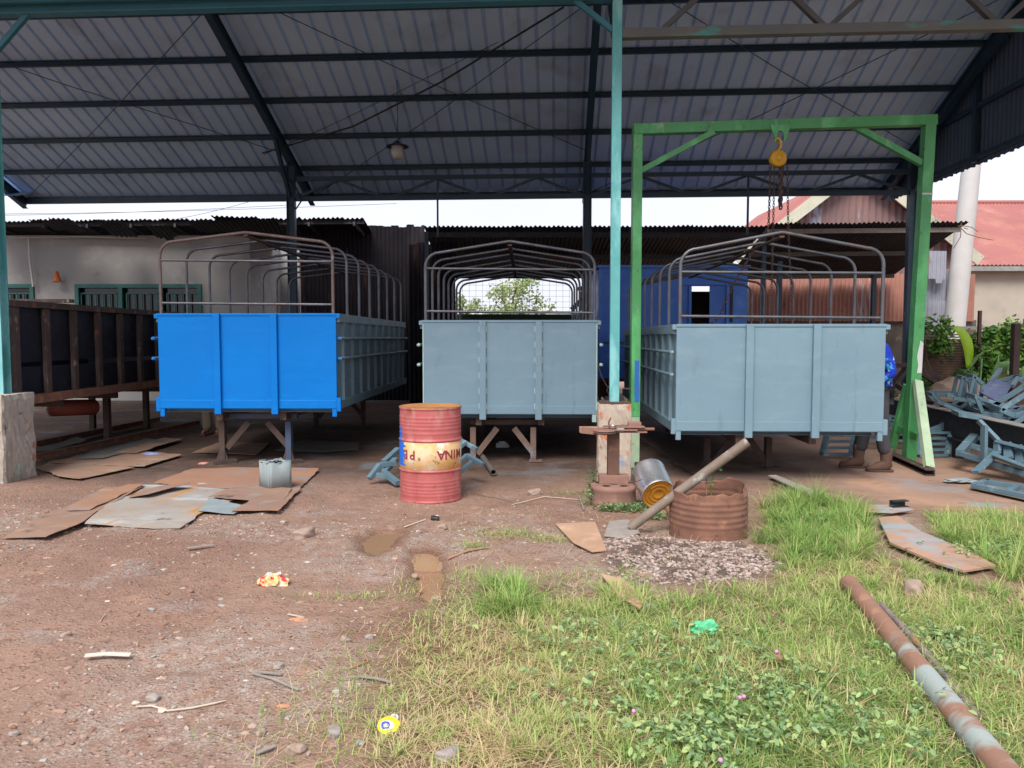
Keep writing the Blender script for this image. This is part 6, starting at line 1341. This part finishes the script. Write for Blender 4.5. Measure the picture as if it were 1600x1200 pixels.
# right lean-to and rusty fence
RL = thing('lean_to', (vx(1350, 17), 17, 0), 'dark tin lean to roof in front of the rusty fence and gable on the right', 'lean-to')
za, zb_ = vz(350, 16.8), vz(436, 20.2); oo = Vector((vx(1200, 16.8), 16.8, za)); wR = vx(1508, 16.8)-vx(1200, 16.8); vd = Vector((0, 3.4, zb_-za))
MB().corr(oo, Vector((1, 0, .012)), vd, wR, vd.length, .02, .1, 'sine', nl=3, rag0=.04, rag=.05, sag=.02).build('roof', m_oldroof, RL)
for t_ in (.06, .45, .9): p = oo+vd*t_; MB().bar(p+Vector((0, 0, -.08)), p+Vector((wR-.1, 0, -.04)), .05, .10).build('batten', m_woodg if t_ < .1 else mat('dark batten', (.10, .085, .07), (.07,.06,.05)), RL)
for x_, y_ in ((vx(1362, 19.8), 19.8), (vx(1215, 17), 17.0)): MB().box((x_, y_, 1.6), (.10, .10, 3.2)).build('post', m_dark, RL)
b = MB(); b.corr((vx(1166, 20.4), 20.4, vz(502, 20.4)), Vector((1, 0, 0)), ZP, vx(1520, 20.4)-vx(1166, 20.4), vz(432, 20.4)-vz(502, 20.4)+.05, .02, .11, 'sine', nl=2, rag=.05)
RF = b.build('tin_fence', m_rusttin); tag(RF, 'rusty corrugated tin fence under the right lean to', 'fence')
tag(MB().box((vx(1310, 20.6), 20.6, vz(500, 20.5)/2), (vx(1520, 20.6)-vx(1100, 20.6), .2, vz(500, 20.5))).build('plinth_wall', m_walld), 'mouldy dark wall below the rusty tin fence', 'wall')
b = MB(); b.corr(V(1448, 420, 19.2), Vector((1, 0, 0)), Vector((0, 0, -1)), .55, .9, .02, .1, 'sine', nl=1); b.corr(V(1452, 392, 18.9), Vector((1, .1, 0)), Vector((0, 0, -1)), .45, .75, .02, .1, 'sine', nl=1, rag=.08); b.corr(V(1440, 470, 19.1), Vector((1, 0, 0)), Vector((0, 0, -1)), .62, .75, .02, .1, 'sine', nl=1)
tag(b.build('tin_patch', mat('bluish old tin', (.34, .36, .42), (.26, .27, .33), 2, .6, .2, layers=(((.25, .12, .09), 2.5, .54, .62, (1, 1, .3)),))), 'patched bluish tin sheets at the corner beside the white pole', 'tin sheets')
# gable house and its red-roofed wing
D = 22.0; axx, azz = vx(1328, D), vz(262, D); hw = 3.15; slp = (azz-vz(390, D))/(vx(1490, D)-axx)
GH = thing('gabled_house', (axx, D, 0), 'house with rusty patchwork tin gable and red roof behind the lean to', 'house')
b = MB(); vs = []; fs = []; nn_ = 200
for i in range(nn_+1):
    x = axx-hw+2*hw*i/nn_; z_ = azz-abs(x-axx)*slp-.08; vs += [(x, D+.02*math.sin(i*1.05), 2.0), (x, D+.02*math.sin(i*1.05), z_)]
    if i: k = 2*i; fs.append((k-2, k, k+1, k-1))
b.add(vs, fs, True); b.build('gable', m_gablet, GH)
for s in (-1, 1):
    e = Vector((s*hw*1.08, 0, -hw*1.08*slp)); b = MB(); b.corr(Vector((axx, D-.35, azz)), Vector((0, 1, 0))*1, e, 9.0, e.length, .018, .12, 'sine'); b.build('roof', m_redroof, GH)
    MB().bar(Vector((axx, D-.38, azz-.02)), Vector((axx, D-.38, azz-.02))+e, .05, .30, up=(0, 0, 1)).build('fascia', m_barge, GH)
MB().box((axx, D+4, 1.5), (2*hw-.3, 7.8, 3.0)).build('wall', m_wallb, GH)
WH = thing('red_roofed_house', (vx(1580, 25), 25, 0), 'beige walled house with a long red tin roof at the right edge', 'house')
De, Dr = 24.0, 28.6; ze, zg = vz(414, De), vz(317, Dr); x0_, x1_ = vx(1380, De), vx(1380, De)+14
vd = Vector((0, Dr-De, zg-ze)); MB().corr((x0_, De, ze), Vector((1, 0, 0)), vd, 14, vd.length, .02, .13, 'sine').build('roof', m_redroof, WH)
vd2 = Vector((0, Dr-De, ze-zg)); MB().corr((x0_, Dr, zg), Vector((1, 0, 0)), vd2, 14, vd2.length, .02, .13, 'sine').build('roof', m_redroof, WH)
MB().tube([(x0_, Dr, zg+.02), (x1_, Dr, zg+.02)], .08, 8).build('ridge_cap', m_redroof, WH)
MB().box(((x0_+x1_)/2, De+4.6, ze/2-.05), (14, 8.4, ze-.1)).build('wall', m_wallb, WH); MB().box(((x0_+x1_)/2, De+.05, ze-.10), (14, .04, .16)).build('fascia', mat('grey fascia', (.3,.3,.29), (.2,.2,.2)), WH)
for rn in [o for o in bpy.data.objects if o.name.startswith('roof') and o.type == 'MESH' and o.data.materials and o.data.materials[0] is m_oldroof]:
    d2 = rn.data.copy(); d2.materials.clear(); d2.materials.append(m_tintop); c2_ = bpy.data.objects.new('roof_bounce', d2); col.objects.link(c2_); c2_.parent = rn; c2_.location = (0, 0, .007)  # added upper skin, throws sky light up under the shed eave
# white pole
dirp = (V(1517, 265, 19.0)-V(1490, 520, 19.0)); p0 = V(1490, 520, 19.0)-dirp*(V(1490,520,19.0).z/dirp.z); p1 = p0+dirp*(10.0/dirp.z)
UP = thing('utility_pole', (p0.x, p0.y, 0), 'white leaning utility pole right of the green gantry', 'pole')
MB().tube([p0, p0.lerp(p1, .5), p1], [.26, .215, .16], 24).build('pole_shaft', m_pole, UP)
tw = MB()
for pts in ([(1497,352),(1510,365),(1530,371),(1552,375)], [(1502,348),(1501,370),(1490,388)], [(1500,352),(1518,355),(1528,362)], [(1506,356),(1512,358)]): tw.tube([V(px, py, 14.6) for px, py in pts], .008, 5)
tag(tw.build('loose_wires', m_twig), 'loose thin wires sticking out near the white pole', 'wires')
# garden wall
D = 14.0
b = MB(); x0_ = vx(1440, D); 
b.box((x0_+5, D+.1, .75), (10, .18, 1.5))
z_ = .78
while z_ < vz(522, D):
    b.box((x0_+5, D-.0, z_), (10, .03, .022)); z_ += .047
m_gw = mat('stained brick wall', (.17, .10, .075), (.12, .08, .06), 1.5, .9, layers=(((.26, .19, .11), 1.5, .56, .68), ((.05, .04, .035), 2.5, .56, .68), ((.12,.15,.06), 3, .6, .7)), bump=.006, bsc=25)
tag(b.build('garden_wall', m_gw), 'old stained garden wall with thin brick courses behind the frames', 'wall')
tag(MB().box((x0_+5, D+.1, vz(516,D)+.04), (10, .22, .06)).build('wall_coping', m_wallb), 'pale coping strip along the top of the garden wall', 'coping')
tag(MB().box((V(1584,600,11.0).x, 11.0, .85), (.09, .09, 1.75)).build('iron_post', m_rustd), 'dark rusty iron post standing at the right edge', 'post')
tag(MB().box((V(1527,600,13.6).x, 13.6, 1.0), (.05, .05, 2.0)).build('thin_post', m_rustd), 'thin brown stake against the garden wall', 'post')
m_vine = tint_mat('vine leaves', [(0, (.045, .13, .03)), (.5, (.10, .25, .05)), (.9, (.24, .42, .08)), (1, (.4, .45, .1))], .45, .25)
def foliage(name, lab, cat, blobs, size, mtl=m_vine, stems=None, cmat=m_twig, nm_leaf='leaves'):
    c0 = blobs[0][0]; T = thing(name, (c0.x, c0.y, 0), lab, cat); X_, Y_, Z_, S_ = [], [], [], []
    for c_, r_, n_ in blobs:
        for _ in range(n_//8):
            q = Vector((random.gauss(0, 1), random.gauss(0, 1), random.gauss(0, 1))); q = q.normalized()*random.random()**.4; cc = c_+Vector((q.x*r_[0], q.y*r_[1], q.z*r_[2]))
            for _ in range(8): X_.append(cc.x+random.gauss(0, size*1.6)); Y_.append(cc.y+random.gauss(0, size*1.6)); Z_.append(cc.z+random.gauss(0, size*1.4)); S_.append(size*random.uniform(.6, 1.3))
    leafset(np.array(X_), np.array(Y_), np.array(Z_), np.array(S_), nm_leaf, None, None, mtl=mtl, parent=T, up=.45)
    if stems:
        b = MB()
        for pts, r_ in stems: b.tube(pts, r_ if isinstance(r_, list) else [r_*(1-.7*i/(len(pts)-1)) for i in range(len(pts))], 7)
        b.build('trunk' if cat == 'tree' else 'stem', cmat, T)
    return T
foliage('climbing_vine', 'dense green vine spilling over the garden wall at the right edge', 'vine', [(V(1560,545,13.7), (.35,.2,.35), 1500), (V(1592,530,13.6), (.3,.2,.3), 1500), (V(1540,575,13.6), (.22,.2,.4), 900), (V(1600,570,13.6), (.3,.2,.35), 1200), (V(1545,530,13.9), (.3,.1,.1), 500)], .05, stems=[([V(1550,620,13.6), V(1548,570,13.7), V(1560,530,13.8)], .02), ([V(1590,620,13.6), V(1592,560,13.7), V(1585,528,13.8)], .02)])
foliage('hanging_vine', 'slim hanging vine on the wall between gantry and banana leaf', 'vine', [(V(1468,530,13.7), (.07,.08,.22), 220), (V(1477,512,13.8), (.06,.08,.2), 160), (V(1452,506,13.8), (.10,.06,.10), 80), (V(1467,545,13.7), (.10,.08,.12), 160), (V(1480,545,13.7), (.05,.08,.12), 60)], .042, stems=[([V(1478,500,13.9), V(1472,530,13.8), V(1467,555,13.8)], .01), ([V(1445,522,13.8), V(1448,560,13.8), V(1458,585,13.7)], .008)])
foliage('weed_clump', 'light green weeds in the scrap behind the gantry foot', 'weeds', [(V(1447,605,12.6), (.25,.2,.2), 500), (V(1392,618,12.8), (.12,.2,.15), 200)], .03, mtl=m_vine, stems=[([V(1445,640,12.6), V(1447,605,12.6)], .01)])
BP = thing('banana_plant', (V(1512,600,12.9).x, 12.9, 0), 'young banana plant with one upright yellow green leaf', 'plant')
def bigleaf(b, pts, w_, nrm=(0, -1, .2)):
    pts = [Vector(p) for p in pts]; rows = []; n_ = len(pts)-1
    for i, p in enumerate(pts):
        t = i/n_; d = (pts[min(i+1, n_)]-pts[max(i-1, 0)]).normalized(); s = d.cross(Vector(nrm)).normalized(); ww = w_*(math.sin(math.pi*(t*.93+.035))**.6); rows += [p-s*ww+Vector(nrm)*ww*.3, p, p+s*ww+Vector(nrm)*ww*.3]
    b.add(rows, [(i*3+j, i*3+j+1, i*3+j+4, i*3+j+3) for i in range(n_) for j in (0, 1)], True); return b
def curve(P_, n_=10):
    P_ = [Vector(p) for p in P_]; out = []
    for i in range(n_+1):
        t = i/n_; q = [p.copy() for p in P_]
        while len(q) > 1: q = [q[k].lerp(q[k+1], t) for k in range(len(q)-1)]
        out.append(q[0])
    return out
bigleaf(MB(), curve([V(1512,575,12.9), V(1516,545,12.9), V(1508,520,12.8), V(1490,512,12.7)], 12), .095).build('leaf', m_banana, BP, solid=.002)
bigleaf(MB(), curve([V(1512,578,12.9), V(1525,555,12.9), V(1545,545,12.7), V(1565,538,12.5)], 10), .07, (0, -.4, 1)).build('leaf', m_taro, BP, solid=.002)
MB().tube([V(1512,640,12.9), V(1512,576,12.9)], [.05, .02], 10).build('stem', m_taro, BP)
TA = thing('taro_plant', (V(1570,600,12.3).x, 12.3, 0), 'broad pale taro leaves behind the stacked frames', 'plant')
for P_, w_ in (([V(1560,600,12.3), V(1562,580,12.2), V(1580,572,12.0)], .17), ([V(1580,600,12.3), V(1590,585,12.1), V(1604,582,12.0)], .16), ([V(1500,600,12.3), V(1512,585,12.3), V(1525,588,12.1)], .12), ([V(1490,600,12.4), V(1500,584,12.3), V(1508,583,12.2)], .10), ([V(1570,610,11.8), V(1575,596,11.7), V(1585,598,11.6)], .12)):
    bigleaf(MB(), curve(P_, 8), w_, (0, -.8, .6)).build('leaf', m_taro if w_ > .13 else m_leaf, TA, solid=.002)
for px, py in ((1530,590), (1534,560), (1560,555)): MB().tube([V(px-6, 650, 12.3), V(px, py, 12.3)], .015, 6).build('stem', m_taro, TA)
# trees beyond
def tree(lab, c_, r_, n_, size, mtl, zb_=0):
    bl = []; rs = random.Random(int(c_.x*10)+5)
    for _ in range(26):
        q = Vector((rs.gauss(0,1), rs.gauss(0,1), rs.gauss(0,.8))).normalized()*rs.uniform(.35, 1); bl.append((c_+Vector((q.x*r_[0], q.y*r_[1], q.z*r_[2])), (r_[0]*.24, r_[1]*.24, r_[2]*.22), n_//26))
    st = [([Vector((c_.x, c_.y, 0)), Vector((c_.x+.1, c_.y, c_.z*.5)), c_], .05*c_.z)]
    for k in range(9): st.append(([c_-Vector((0, 0, r_[2]*.8)), c_.lerp(bl[k][0], .5)+Vector((0, 0, -.1)), bl[k][0]], .02*c_.z))
    return foliage('tree', lab, 'tree', bl, size, mtl, st, mat('bark', (.16, .12, .09), (.11, .085, .065)), 'crown')
m_tleaf = tint_mat('tree leaves', [(0, (.18, .26, .10)), (.5, (.34, .44, .18)), (1, (.50, .52, .26))], .5, .4)
tree('airy light green tree seen through the opening behind the middle body', V(797, 474, 46), (2.7, 2.2, 2.0), 2300, .11, m_tleaf)
tree('smaller green tree at the left edge of the opening', V(722, 482, 50), (1.5, 1.4, 1.4), 800, .11, m_tleaf)
# overhead wires
W_ = MB()
for (a_, c_) in (((-200, 338), (460, 320)), ((-200, 335), (620, 318)), ((220, 352), (440, 300))):
    A_ = V(a_[0], a_[1], 30); C_ = V(c_[0], c_[1], 30); W_.tube([A_.lerp(C_, t)-Vector((0, 0, .12*math.sin(math.pi*t))) for t in [i/8 for i in range(9)]], .009, 4)
tag(W_.build('overhead_wires', m_wire), 'thin overhead wires crossing the sky above the plastered house', 'wires')
# wire loop hanging near the central post
tag(MB().tube([V(934,570,9.1), V(940,588,9.1), V(948,603,9.1), V(953,606,9.1), V(955,612,9.1), V(951,616,9.1), V(948,610,9.1), V(951,603,9.1)], .006, 6).build('wire_hook', m_chain), 'thin wire hook hanging beside the middle grey truck body', 'hook')
for px, py, D_, s_ in ((98, 330, 30, .12),):
    pass
